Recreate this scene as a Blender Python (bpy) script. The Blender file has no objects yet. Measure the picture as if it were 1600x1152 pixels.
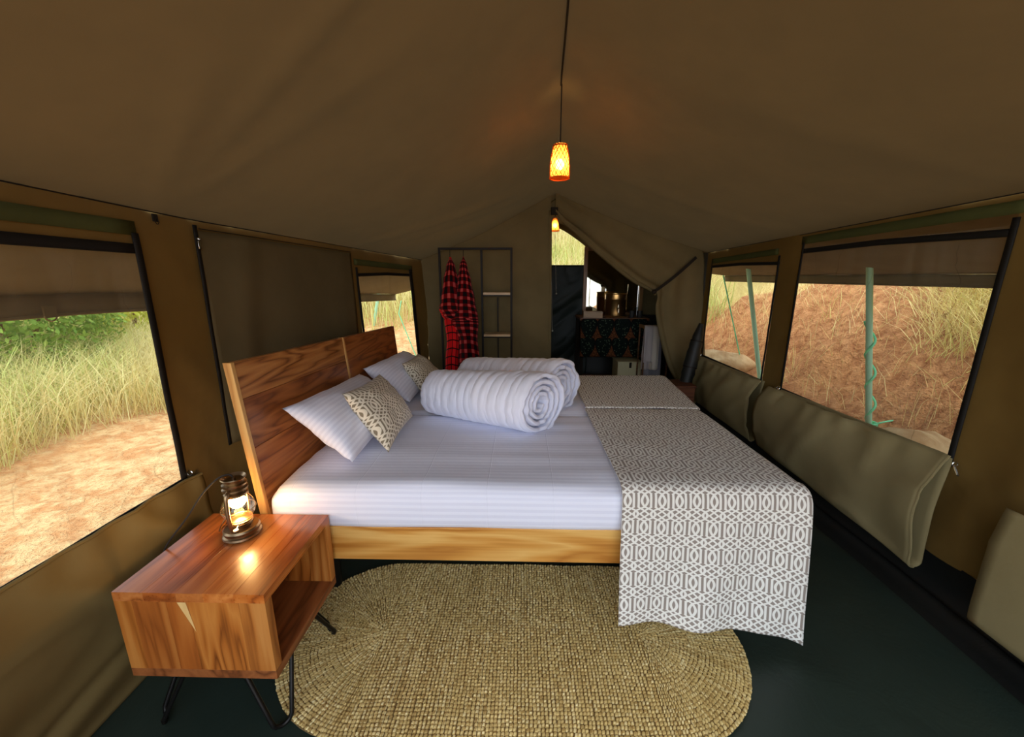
import bpy, bmesh, math, random
import numpy as np
from mathutils import Vector, Matrix, noise as mnoise
R = random.Random(7); PI = math.pi
SC = bpy.context.scene; COL = SC.collection

# ------------------------------------------------------------------ camera
F, CX, CY, H = 620.0, 800.0, 576.0, 1.32
TH = math.atan((CY - 432) / F); PSI = math.atan(15 / F * math.cos(TH))
cd = bpy.data.cameras.new('camera'); cam = bpy.data.objects.new('camera', cd); COL.objects.link(cam)
cd.sensor_fit = 'HORIZONTAL'; cd.sensor_width = 36; cd.lens = 36 * F / 1600; cd.clip_start = .02; cd.clip_end = 400
cam.location = (0, 0, H); cam.rotation_euler = (PI / 2 - TH, 0, PSI); SC.camera = cam
_r = Vector((math.cos(PSI), math.sin(PSI), 0)); _f = Vector((-math.sin(PSI) * math.cos(TH), math.cos(PSI) * math.cos(TH), -math.sin(TH))); _u = _r.cross(_f)
def _ray(x, y): return _r * ((x - CX) / F) + _u * ((CY - y) / F) + _f
def onx(x, y, X): d = _ray(x, y); return Vector((0, 0, H)) + d * (X / d.x)
def ony(x, y, Y): d = _ray(x, y); return Vector((0, 0, H)) + d * (Y / d.y)
def onz(x, y, Z): d = _ray(x, y); return Vector((0, 0, H)) + d * ((Z - H) / d.z)

# ------------------------------------------------------------------ light
SC.view_settings.view_transform = 'Standard'; SC.view_settings.look = 'None'
SC.view_settings.exposure = 0.48; SC.view_settings.gamma = 1.0; SC.view_settings.use_curve_mapping = False
W = bpy.data.worlds.new('sky'); SC.world = W; W.use_nodes = True
wn = W.node_tree.nodes; wl = W.node_tree.links
bg = wn['Background']; bg.inputs[1].default_value = 2.3
tc = wn.new('ShaderNodeTexCoord'); sp = wn.new('ShaderNodeSeparateXYZ'); rp = wn.new('ShaderNodeValToRGB')
wl.new(tc.outputs['Generated'], sp.inputs[0]); wl.new(sp.outputs[2], rp.inputs[0]); wl.new(rp.outputs[0], bg.inputs[0])
rp.color_ramp.elements[0].color = (.84, .91, 1, 1); rp.color_ramp.elements[1].color = (.70, .82, 1, 1)
sd = bpy.data.lights.new('sun', 'SUN'); sd.energy = 1.5; sd.angle = math.radians(25); sd.color = (1, .95, .86)
so = bpy.data.objects.new('sun', sd); COL.objects.link(so); so.rotation_euler = (math.radians(28), math.radians(-6), 0)
SC.cycles.use_denoising = True
SC.cycles.max_bounces = 10; SC.cycles.diffuse_bounces = 5; SC.cycles.transparent_max_bounces = 24
SC.cycles.sample_clamp_indirect = 6
SC.cycles.caustics_reflective = False; SC.cycles.caustics_refractive = False

# ------------------------------------------------------------------ node helpers
class V:
    """a float socket with arithmetic"""
    nt = None
    def __init__(s, sock): s.s = sock
    @staticmethod
    def op(o, *a, clamp=False):
        n = V.nt.nodes.new('ShaderNodeMath'); n.operation = o; n.use_clamp = clamp
        for i, x in enumerate(a):
            if isinstance(x, V): V.nt.links.new(x.s, n.inputs[i])
            else: n.inputs[i].default_value = x
        return V(n.outputs[0])
    def __add__(s, o): return V.op('ADD', s, o)
    __radd__ = __add__
    def __sub__(s, o): return V.op('SUBTRACT', s, o)
    def __rsub__(s, o): return V.op('SUBTRACT', o, s)
    def __mul__(s, o): return V.op('MULTIPLY', s, o)
    __rmul__ = __mul__
    def __truediv__(s, o): return V.op('DIVIDE', s, o)
    def abs(s): return V.op('ABSOLUTE', s)
    def fract(s): return V.op('FRACT', s)
    def sin(s): return V.op('SINE', s)
    def cos(s): return V.op('COSINE', s)
    def lt(s, o): return V.op('LESS_THAN', s, o)
    def gt(s, o): return V.op('GREATER_THAN', s, o)
    def min(s, o): return V.op('MINIMUM', s, o)
    def max(s, o): return V.op('MAXIMUM', s, o)
    def step(s, a, b):
        n = V.nt.nodes.new('ShaderNodeMapRange'); n.clamp = True; n.interpolation_type = 'SMOOTHSTEP'
        V.nt.links.new(s.s, n.inputs[0]); n.inputs[1].default_value = a; n.inputs[2].default_value = b
        return V(n.outputs[0])
class Mat:
    def __init__(s, name, rough=.8, spec=.3, sheen=0):
        s.m = bpy.data.materials.new(name); s.m.use_nodes = True; s.nt = s.m.node_tree; V.nt = s.nt
        s.b = s.nt.nodes['Principled BSDF']; s.b.inputs['Roughness'].default_value = rough
        s.b.inputs['Specular IOR Level'].default_value = spec
        if sheen: s.b.inputs['Sheen Weight'].default_value = sheen
        s.out = s.nt.nodes['Material Output']
    def node(s, t, **k):
        n = s.nt.nodes.new(t)
        for a, b in k.items(): setattr(n, a, b)
        return n
    def link(s, a, b): s.nt.links.new(a.s if isinstance(a, V) else a, b)
    def xyz(s, kind='Object', loc=(0, 0, 0), rot=(0, 0, 0), scale=(1, 1, 1)):
        t = s.node('ShaderNodeTexCoord'); mp = s.node('ShaderNodeMapping')
        s.link(t.outputs[kind], mp.inputs[0])
        mp.inputs[1].default_value = loc; mp.inputs[2].default_value = rot; mp.inputs[3].default_value = scale
        return mp.outputs[0]
    def sep(s, vec):
        n = s.node('ShaderNodeSeparateXYZ'); s.link(vec, n.inputs[0]); return V(n.outputs[0]), V(n.outputs[1]), V(n.outputs[2])
    def noise(s, vec, scale, detail=3, rough=.55, dist=0):
        n = s.node('ShaderNodeTexNoise'); s.link(vec, n.inputs['Vector'])
        n.inputs['Scale'].default_value = scale; n.inputs['Detail'].default_value = detail
        n.inputs['Roughness'].default_value = rough; n.inputs['Distortion'].default_value = dist
        return V(n.outputs[0])
    def voro(s, vec, scale, feature='F1'):
        n = s.node('ShaderNodeTexVoronoi', feature=feature); s.link(vec, n.inputs['Vector']); n.inputs['Scale'].default_value = scale
        return V(n.outputs[0])
    def ramp(s, f, *stops):
        n = s.node('ShaderNodeValToRGB'); s.link(f, n.inputs[0]); e = n.color_ramp.elements
        while len(e) < len(stops): e.new(.5)
        for i, (p, c) in enumerate(stops): e[i].position = p; e[i].color = (*c, 1)
        return n.outputs[0]
    def mix(s, f, a, b):
        n = s.node('ShaderNodeMix', data_type='RGBA')
        for x, i in ((f, 0), (a, 6), (b, 7)):
            if isinstance(x, (V, bpy.types.NodeSocket)): s.link(x, n.inputs[i])
            elif isinstance(x, tuple): n.inputs[i].default_value = (*x, 1)
            else: n.inputs[i].default_value = x
        return n.outputs[2]
    def color(s, c):
        if isinstance(c, tuple): s.b.inputs['Base Color'].default_value = (*c, 1)
        else: s.link(c, s.b.inputs['Base Color'])
        return s
    def bump(s, f, strength=.3, dist=.002):
        n = s.node('ShaderNodeBump'); s.link(f, n.inputs['Height']); n.inputs['Strength'].default_value = strength
        n.inputs['Distance'].default_value = dist; s.link(n.outputs[0], s.b.inputs['Normal']); return s
def L(r, g, b):
    f = lambda c: c / 12.92 if c <= .04045 else ((c + .055) / 1.055) ** 2.4
    return (f(r / 255), f(g / 255), f(b / 255))

# ------------------------------------------------------------------ mesh helpers
def link(o, parent=None, mat=None, label=None, kind=None):
    COL.objects.link(o)
    if parent: o.parent = parent
    if mat is not None: o.data.materials.append(mat.m if isinstance(mat, Mat) else mat)
    if label: o['label'] = label
    if kind: o['kind'] = kind
    return o
def mesh(name, vs, fs, mat=None, parent=None, smooth=False, uv=None, label=None, kind=None):
    me = bpy.data.meshes.new(name); me.from_pydata([tuple(v) for v in vs], [], fs); me.update()
    if smooth: me.polygons.foreach_set('use_smooth', [True] * len(me.polygons))
    if uv is not None:
        l = me.uv_layers.new(name='UVMap'); idx = np.zeros(len(me.loops), np.int32); me.loops.foreach_get('vertex_index', idx)
        l.data.foreach_set('uv', np.asarray(uv, np.float32)[idx].ravel())
    return link(bpy.data.objects.new(name, me), parent, mat, label, kind)
class MB:
    def __init__(s): s.v = []; s.f = []
    def add(s, vs, fs):
        n = len(s.v); s.v += [tuple(v) for v in vs]; s.f += [tuple(i + n for i in f) for f in fs]; return s
    def box(s, lo, hi, M=None):
        x0, y0, z0 = lo; x1, y1, z1 = hi
        vs = [(x0, y0, z0), (x1, y0, z0), (x1, y1, z0), (x0, y1, z0), (x0, y0, z1), (x1, y0, z1), (x1, y1, z1), (x0, y1, z1)]
        if M: vs = [M @ Vector(v) for v in vs]
        return s.add(vs, [(0, 3, 2, 1), (4, 5, 6, 7), (0, 1, 5, 4), (1, 2, 6, 5), (2, 3, 7, 6), (3, 0, 4, 7)])
    def tube(s, pts, r, n=8, cap=True, closed=False):
        pts = [Vector(p) for p in pts]; N = len(pts); vs = []; fs = []; up = None
        for i, p in enumerate(pts):
            a = pts[(i - 1) % N] if closed or i else p; b = pts[(i + 1) % N] if closed or i < N - 1 else p
            d = (b - a).normalized()
            if up is None: up = d.orthogonal().normalized()
            up = (up - d * up.dot(d)); up = up.normalized() if up.length > 1e-6 else d.orthogonal().normalized()
            w = d.cross(up); rr = r[i] if isinstance(r, (list, tuple)) else r
            for k in range(n): an = 2 * PI * k / n; vs.append(p + (up * math.cos(an) + w * math.sin(an)) * rr)
        for i in range(N if closed else N - 1):
            for k in range(n):
                a = i * n + k; b = i * n + (k + 1) % n; j = (i + 1) % N
                fs.append((a, b, j * n + (k + 1) % n, j * n + k))
        if cap and not closed: fs += [tuple(range(n))[::-1], tuple((N - 1) * n + k for k in range(n))]
        return s.add(vs, fs)
    def lathe(s, prof, n=32, c=(0, 0, 0)):
        vs = []; fs = []; m = len(prof)
        for r, z in prof:
            for k in range(n): an = 2 * PI * k / n; vs.append((c[0] + r * math.cos(an), c[1] + r * math.sin(an), c[2] + z))
        for i in range(m - 1):
            for k in range(n): fs.append((i * n + k, i * n + (k + 1) % n, (i + 1) * n + (k + 1) % n, (i + 1) * n + k))
        return s.add(vs, fs)
    def ball(s, c, r, n=12, sz=1.0):
        m = n // 2; return s.lathe([(max(1e-4, r * math.sin(PI * i / m)), -r * sz * math.cos(PI * i / m)) for i in range(m + 1)], n, c)
    def build(s, name, mat=None, parent=None, smooth=True, bevel=0, label=None, kind=None, seg=2):
        o = mesh(name, s.v, s.f, mat, parent, smooth, None, label, kind)
        if bevel:
            m = o.modifiers.new('b', 'BEVEL'); m.width = bevel; m.segments = seg; m.limit_method = 'ANGLE'; m.angle_limit = .6; m.harden_normals = False
        if smooth: autos(o)
        return o
def autos(o, ang=40):
    me = o.data; me.polygons.foreach_set('use_smooth', [True] * len(me.polygons))
    bm = bmesh.new(); bm.from_mesh(me)
    for e in bm.edges:
        if len(e.link_faces) == 2 and e.calc_face_angle(0) > math.radians(ang): e.smooth = False
    bm.to_mesh(me); bm.free()
def grid(name, fn, nu, nv, mat=None, parent=None, uv=None, thick=0, offset=0, label=None, kind=None, smooth=True, skip=None):
    vs = []; uvs = []
    for j in range(nv + 1):
        for i in range(nu + 1):
            u = i / nu; v = j / nv; vs.append(fn(u, v)); uvs.append(uv(u, v) if uv else (u, v))
    fs = [(j * (nu + 1) + i, j * (nu + 1) + i + 1, (j + 1) * (nu + 1) + i + 1, (j + 1) * (nu + 1) + i) for j in range(nv) for i in range(nu)]
    if skip: fs = [f for f, k in zip(fs, [(i, j) for j in range(nv) for i in range(nu)]) if not skip((k[0] + .5) / nu, (k[1] + .5) / nv)]
    o = mesh(name, vs, fs, mat, parent, smooth, uvs, label, kind)
    if thick:
        m = o.modifiers.new('s', 'SOLIDIFY'); m.thickness = thick; m.offset = offset
    return o
def spline(pts, n=8):
    P = [Vector(p) for p in pts]; out = []
    for i in range(len(P) - 1):
        a = P[max(i - 1, 0)]; b = P[i]; c = P[i + 1]; d = P[min(i + 2, len(P) - 1)]
        for k in range(n):
            t = k / n; out.append(.5 * (2 * b + (c - a) * t + (2 * a - 5 * b + 4 * c - d) * t * t + (3 * b - a - 3 * c + d) * t ** 3))
    return out + [P[-1]]
def lerp(a, b, t): return a + (b - a) * t
def nz(x, y, z=0): return mnoise.noise(Vector((x, y, z)))
def gauss(d, w): return math.exp(-(d / w) ** 2)
def thing(name, label, cat, loc=(0, 0, 0), group=None, rotz=0):
    o = bpy.data.objects.new(name, None); COL.objects.link(o); o.location = loc; o.rotation_euler = (0, 0, rotz); o.empty_display_size = .05
    return tag(o, label, cat, group)
def tag(o, label, cat, group=None):
    o['label'] = label; o['category'] = cat
    if group: o['group'] = group
    return o
def struct(o): o['kind'] = 'structure'; return o
def locals_(o, parent):      # keep world coordinates of a mesh built in world space under a placed Empty
    o.data.transform(parent.matrix_basis.inverted()); return o

# ------------------------------------------------------------------ materials
def canvas(name, col, col2, trans=None, bumpk=.25, rough=.85):
    m = Mat(name, rough, .15); p = m.xyz('Object'); n = m.noise(p, 2.2, 4, .6); w = m.noise(p, 900, 1)
    m.color(m.mix(n.step(.3, .7), col, col2)); m.bump(w * .6 + m.noise(p, 14, 3) * 3.0, bumpk, .0015)
    if trans:
        t = m.node('ShaderNodeBsdfTranslucent'); t.inputs[0].default_value = (*trans, 1)
        a = m.node('ShaderNodeAddShader'); m.link(m.b.outputs[0], a.inputs[0]); m.link(t.outputs[0], a.inputs[1]); m.link(a.outputs[0], m.out.inputs[0])
    return m
M = {}
M['roof'] = canvas('roof_canvas', L(121, 98, 60), L(112, 90, 54), (.010, .0072, .0033))
M['wall'] = canvas('wall_canvas', L(120, 95, 48), L(108, 85, 42), (.010, .0068, .003))
M['panel'] = canvas('panel_canvas', L(104, 92, 64), L(92, 82, 56), (.002, .0017, .0009))
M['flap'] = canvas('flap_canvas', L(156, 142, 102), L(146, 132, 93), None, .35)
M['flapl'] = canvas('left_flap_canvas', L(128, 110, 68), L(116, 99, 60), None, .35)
M['back'] = canvas('back_canvas', L(122, 106, 72), L(108, 95, 64), (.002, .0016, .0009))
M['fly'] = canvas('fly_canvas', L(112, 100, 74), L(100, 88, 62), (.02, .016, .009))
M['band'] = canvas('band_webbing', L(84, 88, 50), L(74, 78, 44))
M['black'] = Mat('black_webbing', .7, .3).color((.010, .009, .008))
M['strapbrown'] = Mat('dark_strap', .8, .2).color((.02, .016, .012))
def pvc(name, a, b, rough):
    m = Mat(name, rough, .5); p = m.xyz('Object'); n = m.noise(p, 1.5, 4)
    m.color(m.mix(n.step(.35, .65), a, b)); m.bump(m.noise(p, 5, 5, .65, .6) * 2 + m.noise(p, 600, 1) * .12, .35, .006); return m
M['floor'] = pvc('groundsheet_pvc', (.017, .029, .022), (.025, .041, .031), .43)
M['floorwall'] = pvc('bathtub_pvc', (.007, .008, .007), (.010, .011, .010), .55)
M['green'] = pvc('dark_green_pvc', (.007, .012, .009), (.011, .018, .013), .4); M['green'].b.inputs['Specular IOR Level'].default_value = .13
def metal(name, col, rough, met=1.0):
    m = Mat(name, rough, .5); m.color(col); m.b.inputs['Metallic'].default_value = met; return m
M['steel'] = metal('black_steel', (.012, .011, .010), .38, .6)
M['chrome'] = metal('chrome', (.75, .75, .74), .18)
M['bronze'] = metal('aged_bronze', (.30, .21, .12), .33)
M['copper'] = metal('copper', (.62, .36, .13), .30)
M['brasslight'] = metal('brass_plate', (.75, .66, .48), .4)
M['bead'] = Mat('cream_plastic', .5).color((.6, .58, .5))
M['polegreen'] = Mat('green_paint', .45, .4).color(L(160, 212, 180))
M['rope'] = Mat('green_rope', .7).color(L(128, 232, 178))
M['cord'] = Mat('brown_cord', .6, .3).color((.018, .012, .008))
M['bin'] = Mat('cream_board', .6).color(L(196, 188, 150))

M['rack'] = Mat('dark_rack_steel', .5, .18).color((.012, .008, .006))
def wood(name, axis, dark, mid, light, seed=0, rough=.34, fig=1.0, coat=0):
    m = Mat(name, rough, .5); m.b.inputs['Coat Weight'].default_value = coat; m.b.inputs['Coat Roughness'].default_value = .16; sc = [7, 7, 7]; sc[axis] = .75
    p = m.xyz('Object', loc=(seed * 1.37, seed * 2.11, seed * .73), scale=tuple(sc))
    w = m.noise(p, 1.0, 3, .5, .35)
    rings = V.op('PINGPONG', w * (15 * fig), 1.0)
    sc2 = [120, 120, 120]; sc2[axis] = 2.5
    fib = m.noise(m.xyz('Object', scale=tuple(sc2)), 1.0, 3, .6)
    f = rings * .50 + fib * .42 + m.noise(p, .45, 2) * .24 - .04
    m.color(m.ramp(f, (.24, dark), (.48, mid), (.80, light)))
    r = m.node('ShaderNodeMapRange'); m.link(fib, r.inputs[0]); r.inputs[3].default_value = rough - .06; r.inputs[4].default_value = rough + .12
    m.link(r.outputs[0], m.b.inputs['Roughness']); m.bump(fib, .08, .001)
    return m
TD, TM, TL = L(112, 62, 24), L(168, 104, 46), L(200, 142, 74)
def trellis(name, P, Vp, ground, line, hw, dirt=0.0):
    m = Mat(name, .9, .15, .1)
    uvn = m.xyz('UV'); x, y, _ = m.sep(uvn)
    w = .5 - ((x / P).fract() - .5).abs(); v = .5 - ((y / Vp).fract() - .5).abs()
    BIG = 1.0
    def seg(x0, y0, x1, y1, lo, hi):
        dx, dy = (x1 - x0) * P, (y1 - y0) * Vp; Ln = math.hypot(dx, dy); a, b = dy / Ln, -dx / Ln
        d = ((w - x0) * (P * a) + (v - y0) * (Vp * b)).abs()
        return d * 1.28 + (v.lt(lo).max(v.gt(hi))) * BIG
    d = (w - (v * (PI / .46)).cos() * .17).abs() * (P * .85) + v.gt(.235) * BIG
    d = d.min(seg(0, .23, .5, .37, .225, .375))
    d = d.min((w - (.5 - ((v - .37) * (PI / .26)).sin() * .13)).abs() * (P * .85) + v.lt(.365) * BIG)
    d = d.min((w - .36).abs() * P + v.gt(.25) * BIG)
    d = d.min(seg(.36, .24, 0, .38, .235, .385)).min(seg(0, .38, .25, .5, .375, .51))
    f = d.step(hw * .8, hw * 1.2)
    wv = m.noise(uvn, 700, 1); g = m.mix(wv.step(.3, .7) * .35, ground, tuple(c * 1.35 for c in ground))
    m.color(m.mix(f, line, g)); m.bump(wv * .6 + (1 - f) * .5, .25, .0008)
    return m
M['runner'] = trellis('runner_fabric', .0575, .104, L(142, 131, 121), L(232, 229, 220), .0039)
M['cushion'] = trellis('cushion_fabric', .062, .112, L(128, 116, 96), L(226, 216, 194), .0046)
def sheet(name, coord, period, lo=L(224, 226, 242)):
    m = Mat(name, .75, .25, .15)
    if coord == 'UV': x, y, _ = m.sep(m.xyz('UV')); s = y
    else: x, y, z = m.sep(m.xyz('Object')); s = y + z
    st = ((s / period).fract() - .5).abs().step(.2, .3)
    m.color(m.mix(st, lo, L(233, 235, 249)))
    rr = m.node('ShaderNodeMapRange'); m.link(st, rr.inputs[0]); rr.inputs[3].default_value = .5; rr.inputs[4].default_value = .85
    m.link(rr.outputs[0], m.b.inputs['Roughness'])
    h = m.noise(m.xyz('Object'), 9, 4) * 4 + st * .5
    if coord != 'UV': h = h + ((x / .235).fract() - .5).abs().step(0, .012) * 2.2
    m.bump(h, .25, .0015)
    return m
M['sheet'] = sheet('striped_sheet', 'Object', .024)
M['pillow'] = sheet('striped_pillowcase', 'UV', .026, L(223, 225, 241))
M['duvet'] = sheet('striped_duvet', 'UV', .024, L(228, 230, 245))
def screen():
    m = Mat('insect_screen', .9, 0); p = m.xyz('Object', scale=(1, 7, .6))
    n = m.noise(p, 2.5, 4, .6); x_, y_, z_ = m.sep(m.xyz('Object')); wob = m.noise(m.xyz('Object', scale=(1, 1.5, 2.2)), 1.6, 3); ln = ((y_ * 5.2 + wob * 1.6).fract() - .5).abs().step(.018, .0) * m.noise(m.xyz('Object', loc=(4, 2, 1)), 2.4, 2).step(.45, .6)
    m.color(m.mix(ln, L(206, 196, 170), L(96, 80, 56)))  # dark creases are painted into the mesh colour, not folded
    k = n.step(.38, .75) * .12 + .10 + ln * .3
    t = m.node('ShaderNodeBsdfTransparent'); t.inputs[0].default_value = (.93, .92, .88, 1)
    mx = m.node('ShaderNodeMixShader'); m.link(k, mx.inputs[0]); m.link(t.outputs[0], mx.inputs[1]); m.link(m.b.outputs[0], mx.inputs[2]); m.link(mx.outputs[0], m.out.inputs[0])
    return m
M['screen'] = screen()
def emit(name, col, s):
    m = Mat(name); e = m.node('ShaderNodeEmission'); e.inputs[0].default_value = (*col, 1); e.inputs[1].default_value = s; m.link(e.outputs[0], m.out.inputs[0]); return m
def glass(name, tint):
    m = Mat(name); t = m.node('ShaderNodeBsdfTransparent'); t.inputs[0].default_value = (*tint, 1)
    g = m.node('ShaderNodeBsdfGlossy'); g.inputs['Roughness'].default_value = .04
    fr = m.node('ShaderNodeLayerWeight'); fr.inputs[0].default_value = .35
    mx = m.node('ShaderNodeMixShader'); m.link(V(fr.outputs['Facing']) * .55 + .05, mx.inputs[0]); m.link(t.outputs[0], mx.inputs[1]); m.link(g.outputs[0], mx.inputs[2]); m.link(mx.outputs[0], m.out.inputs[0]); return m

# ------------------------------------------------------------------ tent shell
YF, YB = -.55, 3.85            # the open front behind the camera, the back wall
ZS = .18                       # groundsheet turn-up height on the right
def leanL(y, z): return .05 * (1.4 - z) * min(1, max(0, (y - 2.4) / .6))
def XL(y, z=1.4): return (-1.29 if y < 1.6 else -1.29 + .156 * (y - 1.6)) + leanL(y, z)
def XR(y, z=1.4): return 1.72 + .04 * max(0, 1 - z / .5)
def EL(y): return 1.553 - .028 * (y - 1)
def ER(y): return 1.645 - .0287 * y
def RX(y): return .302 - .0673 * (3.85 - y)
def RZ(y): return 2.05 + (.186 * (3.85 - y) / 1.65 if y > 2.2 else .186 + .042 * (2.2 - y))
def wallpatch(name, XF, EF, holes, y0, y1, zlow, mat, sgn, seed):
    ys = set(); zs = set()
    for a in np.arange(y0, y1 + .001, (y1 - y0) / round((y1 - y0) / .035)): ys.add(round(float(a), 4))
    for a in np.arange(zlow, 1.441, .035): zs.add(round(float(a), 4))
    zs |= {1.44, 1.47, 1.5}
    for h in holes: ys |= {h[0], h[1]}; zs |= {h[2], h[3]}
    def clean(s, keep):
        s = sorted(s); out = []
        for a in s:
            if out and a - out[-1] < .014:
                if a in keep: out[-1] = a if out[-1] not in keep else out[-1]
                if a in keep and out[-1] != a: out.append(a)
            else: out.append(a)
        return out
    ys = clean(ys, {q for h in holes for q in h[:2]} | {y0, y1}); zs = clean(zs, {q for h in holes for q in h[2:]} | {1.5, zlow})
    vs = []; fs = []; idx = {}
    for j, z in enumerate(zs):
        for i, y in enumerate(ys):
            zz = z if z < 1.44 else 1.44 + (z - 1.44) / .06 * (EF(y) - 1.44)
            ed = min([1] + [max(0, max(h[0] - y, y - h[1], h[2] - z, z - h[3])) / .07 for h in holes])
            d = .012 * nz(y * 2.3 + seed, zz * 1.6) + .008 * math.sin(17 * (y + .55 * zz) + 4 * nz(y, zz, seed)) * max(0, 1.3 - zz) + .020 * (1 - abs(nz(y * 4.5 + zz * 2.6, zz * 1.2 - y, seed))) ** 9 * min(1, max(.25, 1.5 - zz))
            vs.append((XF(y, zz) - sgn * d * ed, y, zz)); idx[i, j] = len(vs) - 1
    for j in range(len(zs) - 1):
        for i in range(len(ys) - 1):
            cy = (ys[i] + ys[i + 1]) / 2; cz = (zs[j] + zs[j + 1]) / 2
            if any(h[0] < cy < h[1] and h[2] < cz < h[3] for h in holes): continue
            fs.append((idx[i, j], idx[i + 1, j], idx[i + 1, j + 1], idx[i, j + 1]))
    return struct(mesh(name, vs, fs, mat, smooth=True))
HL = [(-.40, 1.35, .555, 1.415), (2.72, 3.56, .57, 1.335)]
HR = [(1.50, 2.56, .59, 1.475), (2.78, 3.73, .585, 1.41), (-.35, 1.08, .59, 1.475)]
wallpatch('wall_left', XL, EL, HL, YF, YB, 0, M['wall'], 1, 3)
wr = wallpatch('wall_right', XR, ER, HR, YF, YB, ZS, M['wall'], -1, 9)

# floor: groundsheet with wrinkles; it turns up the right wall
def floorz(x, y):
    z = .004 * nz(x * 2, y * 2, 4)
    if x > .9: z += .010 * max(0, nz(x * 1.2 + y * 2.2, y * .8 - x, 2)) * min(1, (x - .9) / .3)
    z += .006 * gauss((x - 1.1) + (y - 1.0) * .9, .02) * (1 if .85 < x < 1.7 else 0)
    return z
struct(grid('floor', lambda u, v: (lerp(-1.32, 1.80, u), lerp(YF, 5.05, v), floorz(lerp(-1.32, 1.80, u), lerp(YF, 5.05, v)) - .004), 70, 110, M['floor']))
def turn(u, v):
    y = lerp(YF, YB, v); b = .02 * nz(y * 1.6, 1.3)
    pts = [(1.60 + b, .001), (1.665 + b, .012), (1.70 + b, .034 + b * .3), (1.725 + b * .6, .022), (1.745, .06), (1.752, .12), (1.748, ZS + .008)]
    k = u * (len(pts) - 1); i = min(int(k), len(pts) - 2); t = k - i
    return (lerp(pts[i][0], pts[i + 1][0], t), y, lerp(pts[i][1], pts[i + 1][1], t))
struct(grid('baseboard_right', turn, 18, 80, M['floorwall']))

# roof: two slopes from the ridge to the eaves with soft creases
def roofpt(side):
    def fn(u, v):
        y = lerp(YF, YB + .09, v); X0, Z0 = RX(y), RZ(y); X1, Z1 = (XL(y, 1.5), EL(y)) if side < 0 else (XR(y, 1.5), ER(y))
        s = u; x = lerp(X0, X1, s); z = lerp(Z0, Z1, s)
        z -= .035 * math.sin(PI * s) * (1 + .3 * nz(y * .8, s * 2, side))
        if side < 0:
            for (ya, sa, yb, sb, w, a) in ((1.44, 1, .93, 0, .035, .012), (1.44, 1, 1.02, .12, .03, -.008), (1.44, 1, 1.04, .6, .028, .008), (1.46, 1, 1.35, .2, .06, .006), (2.69, 1, 3.3, .2, .06, .016), (3.1, .95, 3.75, .1, .10, -.012)):
                t = (s - sa) / (sb - sa)
                if 0 <= t <= 1: z -= 1.9 * a * gauss(y - lerp(ya, yb, t), w * (.4 + .8 * t)) * min(1, t * 4 + .15) * min(1, (1 - t) * 3 + .1)
        else:
            for (ya, sa, yb, sb, w, a) in ((2.66, 1, 3.0, 0, .07, .010), (1.45, 1, 1.8, .1, .08, .008)):
                t = (s - sa) / (sb - sa)
                if 0 <= t <= 1: z -= a * gauss(y - lerp(ya, yb, t), w * (.5 + t)) * min(1, t * 4 + .15)
        z -= .006 * nz(x * 1.3, y * 1.3, 7) * math.sin(PI * s)
        return (x, y, z)
    return fn
struct(grid('ceiling', roofpt(-1), 44, 110, M['roof'])); struct(grid('ceiling', roofpt(1), 44, 110, M['roof']))

# seams along the eaves, green bands over the windows
def seam(name, fn, y0, y1, r, mat=M['strapbrown']):
    return struct(MB().tube([fn(lerp(y0, y1, i / 50)) for i in range(51)], r, 5).build(name, mat))
seam('trim_1', lambda y: (XL(y, 1.5) + .004, y, EL(y) - .002), YF, YB, .0022)
seam('trim_2', lambda y: (XR(y, 1.5) - .004, y, ER(y) - .002), YF, YB, .0022)
0 and seam('trim_3', lambda y: (lerp(RX(y), XL(y, 1.5), .93), y, lerp(RZ(y), EL(y), .93) - .011), YF, 1.44, .0016)
seam('trim_4', lambda y: (XL(y, 1.5) + .012, y, EL(y) - .032), 1.62, 2.66, .002)
def strip(name, XF, sgn, pts, w, mat, off=.006, parent=None, th=.004, vertical=False, n=24, label=None):
    """flat webbing sewn on a side wall along points (y, z), w wide"""
    def fn(u, v):
        k = v * (len(pts) - 1); i = min(int(k), len(pts) - 2); t = k - i
        y = lerp(pts[i][0], pts[i + 1][0], t); z = lerp(pts[i][1], pts[i + 1][1], t); q = (u - .5) * w
        if vertical: y += q
        else: z += q
        return (XF(y, z) + sgn * (off + .003 * nz(y * 5, z * 5, w)), y, z)
    return grid(name, fn, 2, n, mat, parent, thick=th, label=label)
struct(strip('trim_5', XL, 1, [(-.45, 1.492), (1.36, 1.475)], .045, M['band'])); struct(strip('trim_6', XR, -1, [(1.46, 1.555), (2.58, 1.532)], .045, M['band']))
struct(strip('trim_7', XR, -1, [(2.80, 1.482), (3.74, 1.452)], .040, M['band'])); struct(strip('trim_8', XL, 1, [(2.70, 1.415), (3.60, 1.39)], .04, M['band']))

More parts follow.
